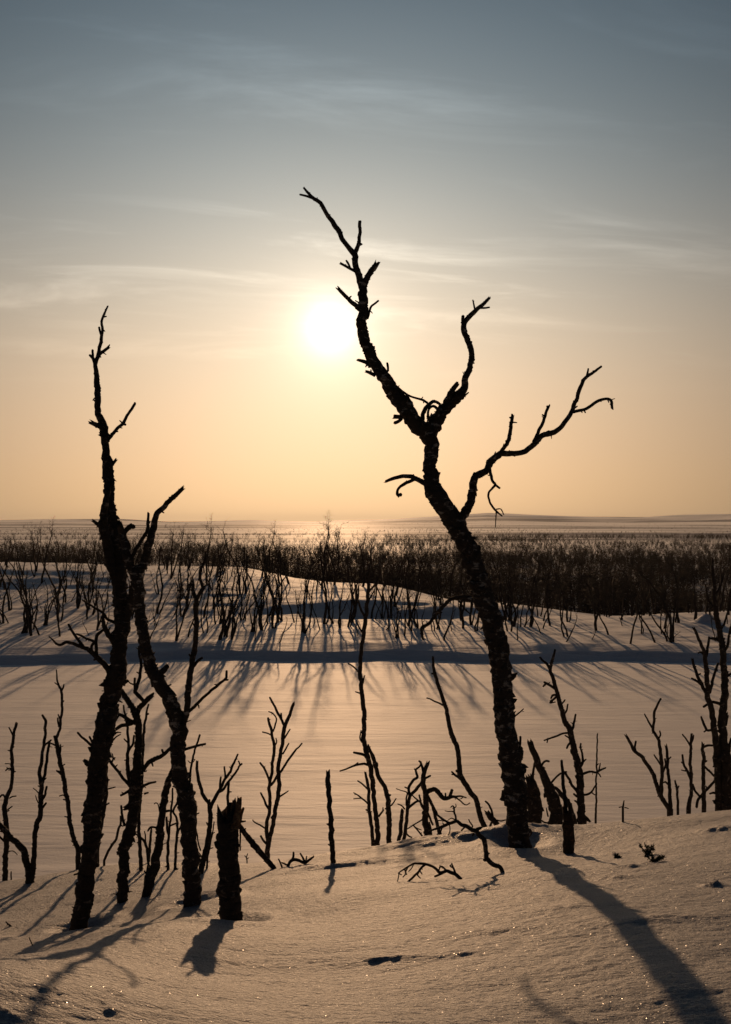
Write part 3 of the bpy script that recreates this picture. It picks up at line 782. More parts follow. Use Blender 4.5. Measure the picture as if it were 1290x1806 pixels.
tree('birch_tree', 'small bushy birch with many upright arms, standing alone right of the stump', 'tree',
     '468,1528,9 472,1505,9 475,1481,8.5 480,1462,7.5 483,1448,7.5 487,1422,7.5 493,1388,7.5 492,1370,7 491,1354,7 495,1330,6.5 498,1311,6.5 502,1283,7 506,1272,6.5 510,1264,6 514,1252,5.5 518,1241,5',
     ['473,1490,7 471,1470,7 471,1453,6.5 474,1440,6 476,1426,6 476,1405,6 475,1388,6 478,1372,5.5 480,1357,5.5 482,1337,5.5 484,1317,5.5 481,1302,5 479,1286,5 475,1275,4.5 473,1266,4',
      '503,1283,5 498,1272,4.5 494,1264,4.5 489,1255,4.5 485,1246,4 476,1230,3.5', '>497,1268,3.5 496,1258,3', '495,1362,4.5 503,1350,4 510,1339,4 516,1331,4 522,1323,3.5 528,1317,3 533,1311,3',
      '>499,1330,3 505,1320,3 510,1311,2.5', '502,1302,3.5 507,1294,3 512,1286,2.5', '476,1380,4.5 473,1370,4 466,1355,4 459,1345,3.5', '475,1428,4 470,1420,4.5 468,1413,4 463,1404,3.5 460,1398,3', '>468,1414,3 465,1408,2.5',
      '470,1462,3 460,1456,3 449,1450,2.5 446,1446,2', '470,1488,4.5 464,1481,4 460,1474,3.5', '492,1406,3.5 500,1401,3 509,1395,2', '480,1297,3 472,1293,2.5 463,1291,2.5', '482,1290,3 486,1278,3 488,1267,2.5 481,1258,2.5 474,1255,2', '478,1385,5 485,1376,4.5 491,1364,4', '482,1320,3 488,1310,2.5 487,1302,2', '479,1443,4 485,1434,4 487,1424,4'], seed=17, mat=M_DARK, flake=.9, d=12.5)
tree('fallen_branch', 'low dark arched branch poking out of the snow, left of the lone pole', 'branch',
     '508,1528,5 512,1520,5.5 519,1516,6 528,1518,5.5 538,1522,5.5 545,1517,4.5 553,1511,3',
     ['515,1518,4.5 518,1511,4 518,1503,3.5', '538,1521,4 534,1512,3.5 530,1505,3', '>539,1520,3 541,1513,2.5 541,1510,2', '508,1526,3 501,1523,3 497,1521,2'], seed=18, trunk_name='stem', mat=M_DARK, flake=.5)
tree('fallen_twig', 'tiny dark twig in the snow beside the low arched branch', 'twig', '498,1530,3.5 495,1522,3 492,1516,2.5', [], seed=19, trunk_name='stem', mat=M_DARK, flake=0, bury=.05)
tree('birch_pole', 'lone straight branchless pole standing in the middle of the slope', 'pole',
     '588,1527,9 587,1500,9 585,1472,9.5 584,1450,8.5 582,1425,8.5 580,1400,8.5 579,1379,9 579,1363,7', ['584,1458,5 580,1454,5'], seed=20, mat=M_DARK, flake=1.2, rough=.08, d=6.3)

tree('birch_tree', 'tall thin birch rising in the middle, its top against the far trees', 'tree',
     '665,1500,11 667,1475,9 665,1450,8.5 660,1410,8 656,1364,8.5 648,1332,8.5 642,1301,8.5 643,1270,8 640,1233,8 636,1193,7.5 636,1162,7 640,1131,7 644,1100,7.5 647,1080,7 648,1063,6.5 650,1037,6 649,1018,5 652,1002,4',
     ['+659,1498,7 657,1475,6.5 655,1456,6.5 651,1419,6 650,1388,5.5 647,1375,5 645,1363,4',
      '>650,1393,3 641,1384,3 631,1377,2.5', '>651,1420,3 645,1413,3 637,1407,3 631,1402,2.5 624,1398,2', '>638,1408,2.5 633,1408,2 624,1409,2', '>650,1430,3 646,1428,3',
      '668,1440,4 672,1435,3.5 677,1428,3', '>675,1431,2 676,1424,2', '649,1349,5 643,1347,4.5 630,1349,4 618,1353,3.5 609,1357,3 600,1360,2.5', '>625,1350,2.5 632,1345,2', '648,1338,5 643,1332,5 634,1329,5 624,1327,4',
      '649,1316,4.5 655,1330,4.5 660,1343,5 665,1347,5 666,1352,4', '634,1187,3 625,1177,3 615,1170,2.5', '639,1224,3 633,1222,2.5 627,1220,2', '641,1205,2.5 642,1198,2.5 644,1191,2', '641,1311,3 637,1306,3 635,1299,2.5 637,1288,2',
      '645,1090,4.5 637,1075,4 632,1058,3.5 628,1040,3 624,1018,2', '650,1045,4 660,1033,3.5 668,1020,3 672,1002,2', '649,1025,3 643,1010,2.5 640,995,2', '642,1118,4 634,1107,3 630,1094,2', '649,1062,3 656,1050,2.5 660,1042,2'], seed=21, mat=M_DARK, flake=.9, d=13.5)
tree('birch_sapling', 'bent slim birch just right of the tall thin middle birch', 'sapling',
     '687,1497,9.5 686,1480,9 687,1456,9 686,1430,9 685,1410,8.5 681,1396,8 677,1385,7.5 670,1373,7.5 665,1363,7.5 662,1350,7 659,1335,6 654,1325,5 650,1316,4', ['690,1421,3 695,1415,2.5 699,1408,2', '>684,1405,4 689,1402,4', '684,1428,3 680,1426,3'], seed=22, mat=M_DARK, flake=1, d=13.2)
tree('birch_stump', 'short thin snapped stem right of the bent slim birch', 'stump', '702,1495,7 705,1475,7 707,1456,7 709,1440,6.5 710,1430,6', [], seed=23, mat=M_DARK, flake=1.2, d=13.2)
tree('birch_sapling', 'thin twiggy birch left of the gnarled stub tree, forked above', 'sapling',
     '712,1494,6 714,1475,6.5 716,1459,6.5 718,1440,6 719,1427,6 722,1410,6 727,1399,6 735,1391,6 742,1383,5',
     ['723,1404,5 721,1391,5 724,1384,5 730,1375,5 736,1371,5 735,1362,4.5 734,1357,4 739,1353,3.5 743,1348,3', '>734,1359,3 731,1356,2.5', '>721,1391,3 716,1389,2.5 714,1388,2', '720,1426,4.5 728,1419,4.5 737,1413,4 742,1415,4 747,1426,3', '>738,1412,3 731,1406,2.5 727,1402,2', '714,1427,3 709,1421,2.5 702,1418,2', '717,1421,3 717,1408,3 718,1398,2.5 711,1395,2 699,1391,1.6', '717,1470,3 722,1475,3 727,1477,2'], seed=24, mat=M_DARK, flake=.6, d=13.5)
tree('birch_tree', 'gnarled stub tree with crooked right arm, left of the forked birch', 'tree',
     '757,1486,12 755,1475,11 752,1462,11.5 751,1436,10.5 752,1409,10 750,1397,9 748,1388,9 746,1378,9 746,1371,8.5 749,1362,7.5 751,1355,7.5 755,1346,6',
     ['747,1362,5 745,1352,4.5 742,1344,4 739,1342,3', '749,1373,4 754,1371,4 760,1368,3.5', '752,1399,8 758,1394,8 768,1392,8 773,1397,8 777,1402,8 782,1407,8 787,1408,7.5 797,1405,6 805,1405,4 813,1404,3 823,1407,2', '>794,1404,6 796,1398,5.5 798,1393,5.5', '>803,1406,3 812,1412,2.5 818,1418,2.5 823,1420,2 829,1416,2', '>813,1409,2 817,1406,1.6', '>786,1406,3 786,1399,3',
      '749,1429,4 743,1418,4 740,1402,3', '749,1480,3 740,1468,3 730,1456,2.5', '748,1444,3 738,1450,2.5 728,1456,2.5 719,1462,2', '>729,1456,2 736,1461,2 744,1464,1.6', '757,1480,5 761,1475,4 760,1462,3.5 757,1450,3'], seed=25, mat=M_DARK, flake=1.3, d=11.5)
tree('birch_sapling', 'slanting thin stem with fine twigs right of the gnarled stub tree', 'sapling',
     '780,1482,8 776,1470,7 772,1459,6.5 770,1447,6 767,1434,5.5 763,1422,5.5 759,1412,5.5 755,1404,4.5', ['765,1423,4 769,1431,3.5 772,1437,3.5 782,1445,3.5 793,1451,3', '>772,1437,3 770,1430,2.5', '764,1455,3.5 757,1440,4 754,1430,3', '771,1447,2.5 778,1447,2 784,1446,2'], seed=26, mat=M_DARK, flake=.8, d=12.5)
tree('birch_tree', 'long slender birch curving left, just left of the forked birch foot', 'tree',
     '862,1471,9.5 855,1458,9.5 848,1443,9.5 844,1428,9 840,1412,9 833,1399,9 823,1387,9.5 817,1376,9.5 812,1365,9.5 811,1350,9 809,1334,8.5 807,1322,8.5 804,1312,8.5 799,1298,8.5 794,1287,8 791,1267,7.5 788,1253,7 784,1239,7 779,1225,6.5 774,1211,6.5 771,1198,6 767,1189,6 765,1175,5 764,1160,4',
     ['782,1244,3.5 775,1240,3 767,1237,3 760,1233,2.5 753,1231,2.5', '813,1375,4.5 808,1370,4.5 803,1367,4 797,1361,3', '>801,1366,3 797,1366,2.5', '810,1362,5 806,1360,4.5', '768,1189,4 762,1188,3.5', '862,1465,5 865,1458,4.5 867,1451,4'], seed=27, mat=M_DARK, flake=.9, d=11.8)
tree('birch_stump', 'short leaning broken stub with one side twig, at the forked birch foot', 'stump',
     '885,1468,10.5 880,1460,10 872,1448,10 866,1442,10 861,1435,9', ['870,1442,4 867,1430,4 864,1421,3.5 860,1416,3.5 856,1413,3', '874,1446,2.5 885,1448,2.5 896,1445,2'], seed=28, mat=M_DARK, flake=.8, d=11.8)
tree('birch_stump', 'fat broken stump hidden close behind the forked birch trunk', 'stump',
     '943,1460,27 943,1440,26 942,1421,25 941,1400,23 939,1386,20 935,1376,12', ['938,1380,6 941,1362,4.5 943,1350,4 946,1338,3', '950,1405,7 954,1420,6 954,1440,5'], seed=29, mat=M_DARK, flake=1.5, d=11.8)
tree('leaning_log', 'thick broken trunk leaning left beside the fat stump', 'log',
     '979,1454,24 982,1440,23 981,1424,22 976,1408,21 971,1398,20 965,1383,16 959,1368,14 952,1352,12 946,1337,11.5 941,1325,11 936,1312,10.5',
     ['955,1352,4 958,1346,4 963,1342,4 969,1343,3.5', '973,1380,4 980,1372,3.5 988,1365,3.5 994,1363,3 1000,1361,2.5', '968,1452,3 960,1450,3 953,1445,2.5', '967,1440,3 965,1430,2.5 964,1425,2'], seed=30, mat=M_DARK, flake=1.5, d=11.2)
tree('cut_post', 'short barkless brown post in the snow with a thin leaning stem on it', 'post',
     '1003,1504,20 1003,1490,20 1003,1463,19.5 1002,1445,18 1001,1432,15',
     ['1000,1440,8 998,1425,7 997,1408,7 995,1393,6.5 993,1370,6 991,1343,4.5', '>994,1362,3 998,1361,2.5'], seed=31, mat=M_POST, rough=.05, flake=.25)
tree('leaning_log', 'thin forked stem slanting left behind the brown post', 'log', '1014,1450,9 1009,1433,9 1004,1420,9 998,1410,9 990,1401,8 982,1391,6', ['998,1410,5 994,1402,4'], seed=32, mat=M_DARK, flake=1, d=9.5)
tree('birch_tree', 'thorny knobbly birch with many stub twigs, right of the brown post', 'tree',
     '1027,1448,16 1026,1435,14 1025,1421,13 1024,1400,13 1024,1379,13 1022,1364,12 1020,1351,12 1016,1333,11 1012,1317,11 1008,1300,10 1005,1287,10 998,1273,9 993,1262,8.5 989,1246,8 986,1231,7.5 982,1218,7 979,1209,7 975,1194,6.5 971,1181,6 973,1170,5.5 977,1157,4.5 979,1147,3.5',
     ['971,1181,5 967,1175,5 963,1169,4.5 957,1164,4 953,1159,3.5', '>955,1163,3 952,1159,2', '980,1215,5 971,1209,4.5 963,1205,4.5 960,1203,3.5', '>963,1206,4 958,1211,3', '983,1228,4.5 977,1233,4 971,1237,4', '>975,1236,3 970,1240,3 980,1238,2', '983,1226,4 976,1226,4 972,1232,3', '1007,1290,5 1012,1282,5 1013,1273,4.5 1016,1260,3.5', '1005,1293,4 996,1293,3.5 985,1297,3.5 977,1300,3.5 968,1303,3 960,1306,2.5', '>967,1302,3 965,1310,2', '1009,1307,4 1004,1313,4 1000,1320,3.5', '>1005,1302,3 997,1297,2.5', '993,1262,3.5 999,1254,3.5 1002,1242,3', '990,1243,3 997,1234,2.5', '1023,1354,5 1028,1345,5 1028,1332,4 1024,1320,3.5 1025,1311,3', '>1028,1345,3 1034,1339,2.5', '1026,1366,5 1034,1363,4.5 1042,1361,4 1052,1362,4 1062,1357,3.5 1069,1354,2.5', '>1056,1361,3 1058,1352,2.5 1059,1346,2', '>1055,1363,2.5 1060,1370,2', '1022,1400,5 1012,1388,5 1003,1374,4.5 998,1364,4.5', '>1009,1384,3 1004,1379,2.5', '>1020,1378,3 1015,1368,2.5', '1029,1402,4 1037,1401,4 1044,1396,3.5 1048,1390,3 1053,1382,2.5', '>1044,1398,2.5 1050,1402,2', '1018,1405,4 1012,1400,3.5', '1020,1416,4 1014,1412,3', '1028,1440,8 1034,1443,7 1038,1447,6', '1014,1332,4 1008,1328,3 1007,1322,2.5'], seed=33, mat=M_DARK, flake=1.8, d=11.2)
tree('birch_pole', 'very thin straight upright rod right of the thorny birch', 'pole',
     '1051,1446,4 1052,1412,3.5 1052,1379,3.2 1053,1340,3 1054,1295,2.4', ['1053,1350,2 1056,1347,1.8', '1052,1362,2 1058,1366,1.8 1060,1371,1.6'], seed=34, mat=M_DARK, flake=.3, d=11.2)

tree('birch_tree', 'fork-stemmed small birch on the right rim, three arms from one foot', 'tree',
     '1182,1427,11 1176,1420,8.5 1170,1412,8 1164,1401,7.5 1158,1382,7 1152,1365,7 1142,1349,6.5 1132,1335,6.5 1123,1328,6 1117,1321,5.5 1111,1308,5 1105,1298,4.5',
     ['1122,1326,4 1120,1318,4 1122,1307,3.5', '1166,1404,7 1167,1390,7 1168,1370,6.5 1167,1344,6.5 1165,1325,6 1163,1308,5.5 1157,1296,5 1152,1287,5 1154,1272,4.5 1155,1254,4.5 1160,1243,4 1166,1232,3.5', '>1152,1286,3.5 1147,1277,3.5 1143,1270,3 1137,1259,2.5', '>1162,1303,3 1165,1296,3 1164,1289,2.5', '>1166,1350,3 1160,1340,3 1154,1331,2.5', '>1169,1365,3 1174,1350,3.5 1173,1338,3',
      '1183,1424,8 1182,1405,6.5 1181,1383,6 1179,1365,5.5 1178,1347,5.5 1177,1330,5 1175,1316,4.5', '>1180,1385,3 1174,1379,3.5 1170,1380,3', '>1178,1340,3 1184,1335,2.5', '1167,1405,2.5 1160,1404,2'], seed=35, mat=M_DARK, flake=.9, d=13.5)
tree('birch_stump', 'very short thin stick between the fork-stemmed and twin-topped right birches', 'stump', '1196,1427,5 1195,1405,4.5 1194,1389,4.5 1191,1378,3', ['1195,1392,3 1198,1386,2.5'], seed=36, mat=M_DARK, flake=.6, d=13.5)
tree('birch_sapling', 'twin-topped slim birch on the right rim', 'sapling',
     '1215,1425,8.5 1218,1406,7 1220,1389,6 1219,1365,5.5 1218,1344,5.5 1219,1320,5 1220,1297,4.5', ['1220,1378,5 1215,1365,5 1210,1356,4.5 1206,1347,4 1204,1331,3.5', '1218,1315,3.5 1212,1306,3 1204,1295,2.5', '1220,1310,3 1223,1303,3 1224,1296,2', '1207,1348,2.5 1202,1344,2.5', '>1210,1360,2.5 1202,1358,2'], seed=37, mat=M_DARK, flake=.9, d=13.5)
tree('birch_sapling', 'stiff upright stick birch just left of the dense right edge clump', 'sapling',
     '1242,1424,8.5 1242,1400,7.5 1241,1374,7 1241,1340,6.5 1240,1313,5.5', ['1241,1318,4.5 1248,1315,4.5 1257,1315,4', '1241,1345,4 1247,1342,3.5', '1243,1352,4 1252,1361,4 1261,1370,3.5', '1229,1424,5 1231,1412,5 1236,1404,5 1248,1392,5 1258,1380,4.5 1262,1374,4', '>1234,1404,4 1226,1394,4 1222,1383,3.5', '>1248,1392,3 1245,1386,2'], seed=38, mat=M_DARK, flake=1.1, d=13.5)
tree('birch_tree', 'big dark birch clump at the right edge, tallest on that side', 'tree',
     '1288,1421,32 1286,1390,27 1284,1359,23 1281,1338,19 1278,1320,17 1275,1295,14 1274,1269,14 1276,1245,13 1278,1224,12.5 1279,1205,11.5 1278,1190,11 1275,1150,10.5 1272,1128,10 1268,1105,9.5 1263,1083,9 1261,1060,8 1260,1040,7 1258,1010,6 1257,985,4',
     ['+1270,1420,17 1268,1390,13 1266,1359,12 1264,1335,11 1263,1314,11.5 1262,1298,11 1260,1284,11 1257,1264,10 1254,1245,10 1250,1234,10 1248,1224,9.5 1248,1200,8.5 1246,1180,8 1244,1163,7.5 1243,1150,7 1240,1142,6 1236,1134,5.5 1230,1120,5 1224,1108,4.5',
      '1248,1226,6.5 1243,1217,6.5 1238,1209,6 1233,1198,6 1229,1188,5.5 1225,1176,5 1222,1164,4.5', '>1237,1208,4 1229,1201,4 1220,1196,3', '>1230,1191,3 1236,1188,3', '1252,1222,6 1256,1206,5.5 1260,1191,5 1263,1180,4.5 1267,1170,4', '1246,1158,5 1249,1143,5 1251,1126,4.5', '>1243,1156,4 1237,1150,4 1232,1152,3', '1274,1132,6 1267,1129,6 1260,1126,5.5 1252,1126,4', '1278,1195,6 1284,1192,5 1290,1188,4',
      '1280,1280,5 1282,1270,5 1282,1258,4.5', '>1282,1272,3 1285,1262,2', '1273,1243,6 1266,1240,5.5 1256,1238,5 1248,1242,4.5 1241,1247,4', '1258,1287,4.5 1248,1288,4.5 1243,1280,4.5 1239,1270,4 1237,1264,3', '>1246,1288,3 1242,1291,2.5', '1281,1322,8 1274,1330,9 1268,1340,8', '1286,1325,6 1288,1312,5 1290,1302,4', '1266,1400,5 1258,1398,4 1252,1400,3', '1270,1112,5 1278,1098,4 1284,1080,3.5 1287,1060,2.5', '1262,1075,5 1252,1062,4 1247,1045,3 1245,1030,2', '1261,1050,4.5 1270,1036,4 1276,1018,3 1278,1003,2', '1259,1020,3 1252,1008,2.5', '1277,1150,5 1284,1138,5 1286,1120,4 1289,1105,3', '1268,1418,8 1262,1415,6'], seed=39, mat=M_DARK, flake=1.5, d=11.5)

tree('birch_tree', 'slim bare birch at the left picture edge, nearest that edge', 'tree',
     '9,1551,9.5 10,1525,9 11,1492,9 12,1470,9 11,1455,9 9,1427,8.5 11,1412,8 14,1402,7.5 19,1390,6.5 22,1375,6 22,1355,6 21,1334,6 21,1320,5.5 23,1306,5.5 26,1290,5 29,1277,5',
     ['24,1300,3 20,1290,3 16,1283,2.5', '22,1356,3 16,1355,2.5 10,1359,2.5', '>16,1356,2 12,1354,2', '21,1348,2 15,1347,2 9,1347,2', '24,1360,2.5 28,1361,2', '14,1428,3 18,1425,2.5 22,1422,2', '17,1408,2.5 22,1405,2.5 29,1404,2', '11,1410,4 6,1402,3.5 1,1404,3.5 -4,1412,3', '8,1484,4 1,1477,4 -6,1470,3', '14,1502,2 24,1501,2 31,1508,1.5', '10,1428,2.5 4,1424,2'], seed=40, mat=M_DARK, flake=1.2)
tree('birch_tree', 'V-forked birch at the left, thick arm bending out left and slim upright arm', 'tree',
     '53,1557,14 51,1540,11.5 48,1522,11.5 44,1505,12 38,1495,12 32,1489,11 22,1481,10 12,1468,10 2,1458,9.5 -12,1443,8',
     ['55,1552,10 58,1535,9.5 60,1515,9 61,1498,8.5 61,1482,8 62,1468,8.5 66,1454,9 70,1443,9 72,1425,8.5 72,1409,8.5 74,1392,8 72,1378,7 70,1365,6.5 71,1353,6.5 74,1338,6 76,1325,5.5 78,1310,5.5 80,1296,5 80,1282,5 80,1271,5 75,1261,3.5',
      '>74,1388,5.5 78,1368,5.5 81,1353,5.5 84,1332,5 87,1312,4.5 88,1308,4', '>78,1316,3.5 84,1310,3 91,1305,3', '>75,1410,4.5 79,1403,4.5 81,1396,4.5 83,1387,4', '>74,1427,4 78,1421,4 82,1416,3.5', '>70,1401,2.5 65,1395,2 59,1390,1.6', '>68,1416,2.5 65,1410,2 63,1403,1.6', '>72,1447,4 74,1440,3 74,1430,2'], seed=41, mat=M_DARK, flake=1.4)
tree('birch_tree', 'gently curved slender birch, first clear one left of the leftmost thick birch', 'tree',
     '138,1524,9 138,1510,9 137,1497,9 133,1484,8 128,1472,8 125,1457,8 123,1442,7.5 121,1425,7.5 118,1407,7.5 115,1388,7.5 112,1370,7.5 107,1345,7.5 103,1325,7.5 101,1312,7 99,1302,6.5 103,1295,5 106,1286,4.5 107,1270,4.5 110,1252,4.5 110,1240,4.5 109,1225,4.5 108,1216,4.5 104,1208,3.5 101,1198,3 100,1182,2',
     ['101,1305,5 98,1303,4.5 96,1298,4', '105,1282,3.5 103,1275,3.5 102,1266,3', '>109,1240,3 113,1236,2.5', '101,1317,3.5 95,1313,3 90,1311,2.5', '106,1330,3 107,1322,3 107,1313,2.5', '110,1368,3.5 105,1363,3.5 100,1359,3', '116,1405,3 111,1402,2.5 105,1404,2.5', '117,1411,3 112,1410,2.5', '109,1218,3.5 112,1212,3 113,1207,2.5', '106,1211,3 101,1207,2.5 97,1204,2', '106,1268,3 103,1260,2.5', '122,1442,3 114,1440,2', '111,1350,2.5 115,1348,2'], seed=42, mat=M_DARK, flake=1.3)
tree('fallen_twig', 'tiny upright stick beside the foot of the edge birch', 'twig', '20,1552,2.8 20,1543,2.6 20,1538,2.2', [], seed=43, trunk_name='stem', mat=M_DARK, flake=0, bury=.05)

# branches lying on the snow
tree('fallen_branch', 'crooked antler-like branch standing out of the snow, left of the forked birch foot', 'branch',
     '887,1538,7.5 882,1530,7.5 875,1527,8 868,1523,8.5 862,1517,8.5 858,1511,8.5 857,1500,8 856,1487,8.5 852,1479,8.5 846,1473,8 840,1465,8 834,1464,7.5 828,1461,7 822,1456,7 815,1455,6.5 810,1451,6 805,1448,6 795,1452,5.5 785,1456,5.5 778,1459,5.5 768,1462,4 758,1466,3',
     ['838,1466,6 842,1463,6.5 846,1461,6', '>836,1470,4 834,1474,3.5', '805,1449,4 804,1440,3.5 802,1432,3.5 801,1425,3 799,1421,2.5 795,1424,2', '>801,1432,2.5 797,1431,2 790,1431,2 785,1430,1.6', '>802,1425,2.5 805,1422,2 804,1418,1.6', '831,1462,3 834,1457,2.5 830,1451,2.5 827,1445,2', '793,1452,3.5 782,1446,3.5 772,1438,3 766,1430,2.5', '>804,1447,2.5 797,1443,2 790,1447,1.6', '793,1453,2 794,1465,2 791,1473,1.6', '822,1457,3 817,1462,3 814,1465,3', '780,1458,3 778,1466,2.5 771,1472,2', '>784,1456,2 781,1451,2', '857,1518,5 853,1516,4'], seed=44, trunk_name='stem', mat=M_DARK, flake=1.0, bury=.06)
def twig_on_snow(name, label, cat, stem, subs, seed, d, lie_slope=0.0):
    tree(name, label, cat, stem, subs, d=d, seed=seed, trunk_name='stem', mat=M_TWIG, flake=.9, bury=.04)
twig_on_snow('fallen_branch', 'low arched twiggy branch lying on the snow below the antler-like branch', 'branch',
     '814,1551,6 808,1546,6.5 802,1542,6.5 796,1539,6.5 790,1536,6 782,1538,5.5 775,1538,5.5 770,1533,5 765,1529,4.5 757,1526,4.5 750,1524,4.5 740,1523,4 731,1523,3.5 724,1526,3 718,1530,3 710,1535,2.5 703,1540,2',
     ['750,1525,4 744,1530,4 738,1538,4 733,1543,4 728,1549,4 720,1555,3.5 712,1560,2.5', '>739,1538,3 737,1543,3 742,1549,2.5', '>741,1536,2.5 745,1542,2', '804,1543,4 802,1535,3.5 799,1528,3 797,1522,2', '>800,1531,3 794,1527,2.5 798,1525,2', '790,1537,4 784,1532,3.5 779,1528,3 775,1531,2.5', '>782,1531,2.5 776,1527,2.5', '784,1538,4 775,1543,4 767,1546,3.5', '>778,1541,2.5 773,1537,2', '714,1533,2.5 716,1541,2.5 711,1547,2', '>704,1540,2 703,1549,2 701,1555,1.6', '720,1529,2.5 716,1538,2.5 718,1543,2', '703,1540,2.5 709,1543,2', '730,1524,2 726,1532,2 721,1537,1.6'], 45, None)
twig_on_snow('fallen_twig', 'small dark twig end poking from snow at the lower left', 'twig', '20,1634,4 15,1630,3 11,1626,2', ['15,1630,2 12,1632,1.6'], 46, None)
twig_on_snow('fallen_twig', 'single thin grass-like twig in front of the leftmost thick birch', 'twig', '58,1668,2.2 55,1661,2 52,1654,1.6', [], 47, None)
twig_on_snow('fallen_twig', 'tiny twig sticking up alone on the far side of the right rim', 'twig', '1099,1424,4 1100,1418,3 1101,1412,2', ['1097,1423,2 1092,1424,2', '1102,1424,2 1109,1426,1.5'], 48, 7.15)
twig_on_snow('fallen_twig', 'tiny dark tuft on the snow below the slanting thin stem', 'twig', '813,1478,4 809,1475,3.5 807,1476,3', ['809,1476,3 808,1472,2'], 49, 7.0)
twig_on_snow('fallen_twig', 'small forked twig behind the leaning log, left of the lone bushy birch', 'twig', '436,1518,2.2 435,1512,2 437,1506,1.6', ['435,1513,1.8 432,1509,1.5', '436,1515,1.8 439,1513,1.5'], 50, 7.4)

# two green-brown sprigs of evergreen poking through the snow
def sprig(label, px, py, size, seed, lean):
    rng = np.random.default_rng(seed)
    d = hit(px, py)
    o = P(px, py, d); o[2] = float(H(o[0], o[1]))
    root = bpy.data.objects.new('evergreen_sprig', None); COL.objects.link(root); root.location = [float(q) for q in o]
    tag(root, label, 'sprig')
    s = size / F * d
    for k in range(5):
        V = [[], 0]; Fc = []
        dv = np.array([lean + rng.uniform(-.55, .55), rng.uniform(-.4, .4), .8]); dv /= np.linalg.norm(dv)
        n = 8; c = [o - np.array([0, 0, .015])]
        for i in range(n):
            dv = dv + rng.normal(0, .16, 3) + np.array([lean * .12, 0, -.05]); dv /= np.linalg.norm(dv)
            c.append(c[-1] + dv * s * rng.uniform(.09, .14))
        c = np.array(c); r = np.linspace(.0035, .0012, len(c))
        tube(V, Fc, c, r, 5, .1, 'round', rng)
        st = link('stem', finish('stem', V, Fc, M_TWIG, o), root)
        V = [[], 0]; Fc = []
        for i in range(2, len(c)):
            for _ in range(7):
                nd = rng.normal(0, 1, 3) + np.array([0, 0, .5]); nd /= np.linalg.norm(nd)
                p = c[i] + (c[i - 1] - c[i]) * rng.random()
                tube(V, Fc, np.array([p, p + nd * .006, p + nd * rng.uniform(.011, .020)]), np.array([.0016, .0022, .0006]), 4, .1, 'round', rng)
        link('needles', finish('needles', V, Fc, M_NEEDLE, o), st)
sprig('small upright evergreen sprig poking through the snow, the farther of two', 1143, 1508, 26, 61, -.1)
sprig('small evergreen sprig leaning right out of the snow, the nearer of two', 1154, 1520, 24, 62, .35)
sprig('low half buried dark sprig on a snow lump left of the two evergreen sprigs', 1087, 1514, 12, 63, .3)

# ------------------------------------------------------------------ birches of the far shore
def grow(rng, height, stems, twiggy, spread, crook):
    """returns (list of trunk meshes data, crown data)"""
    trunks = []; CV = [[], 0]; CF = []
    for k in range(stems):
        V = [[], 0]; Fc = []
        az = rng.uniform(0, 2 * np.pi); off = .12 * np.array([math.cos(az), math.sin(az), 0]) * (stems > 1)
        h = height * (1 if k == 0 else rng.uniform(.55, 1.0))
        dv = np.array([math.cos(az) * spread * rng.uniform(.2, .8), math.sin(az) * spread * rng.uniform(.2, .8), 1.0])
        n = int(h / .21); p = off + np.array([0, 0, -.25]); c = [p]
        for i in range(n):
            dv = dv / np.linalg.norm(dv) + rng.normal(0, crook * 1.05, 3) * np.array([1, 1, .3]) + np.array([0, 0, .20])
            dv /= np.linalg.norm(dv); p = p + dv * .22; c.append(p)
        c = np.array(c); r0 = rng.uniform(.054, .090) * (height / 4) ** .5
        r = np.linspace(r0, r0 * .28, len(c))
        tube(V, Fc, c, r, 6, .14, 'broken', rng)
        trunks.append((V, Fc))
        nb = int(twiggy * h * rng.uniform(1.0, 1.8)) + 2
        for _ in range(nb):
            i = int(len(c) * rng.uniform(.30, 1.0) ** .8); i = min(max(i, 2), len(c) - 1)
            a = rng.uniform(0, 2 * np.pi); bd = np.array([math.cos(a), math.sin(a), rng.uniform(.6, 1.8)]); bd /= np.linalg.norm(bd)
            L = rng.uniform(.25, .95) * (.6 + .4 * twiggy) * (height / 4.0); m = max(3, int(L / .14)); q = c[i]; cc = [q]
            for _ in range(m):
                bd = bd + rng.normal(0, .26, 3) + np.array([0, 0, .10]); bd /= np.linalg.norm(bd); q = q + bd * L / m; cc.append(q)
            cc = np.array(cc); br = min(r[i] * .6, rng.uniform(.012, .024))
            tube(CV, CF, cc, np.linspace(br, br * .4, len(cc)), 4, .1, 'round', rng)
            for _ in range(int(rng.uniform(1.5, 4.5) * max(twiggy, .5))):
                j = int(rng.integers(1, len(cc))); td = rng.normal(0, 1, 3); td[2] = abs(td[2]) * .8 + .2; td /= np.linalg.norm(td)
                l2 = rng.uniform(.15, .55) * (height / 4)
                tw = np.array([cc[j], cc[j] + td * l2 * .5 + rng.normal(0, .03, 3), cc[j] + td * l2 + rng.normal(0, .05, 3) + np.array([0, 0, .06])])
                tube(CV, CF, tw, np.array([.009, .007, .004]), 3, .05, 'round', rng)
                if twiggy > 1.2:
                    for _ in range(3):
                        t3 = rng.normal(0, 1, 3); t3[2] = abs(t3[2]); t3 /= np.linalg.norm(t3); s0 = tw[1] + (tw[2] - tw[1]) * rng.random()
                        tube(CV, CF, np.array([s0, s0 + t3 * l2 * .3, s0 + t3 * l2 * .55]), np.array([.006, .005, .003]), 3, .05, 'round', rng)
    return trunks, (CV, CF)

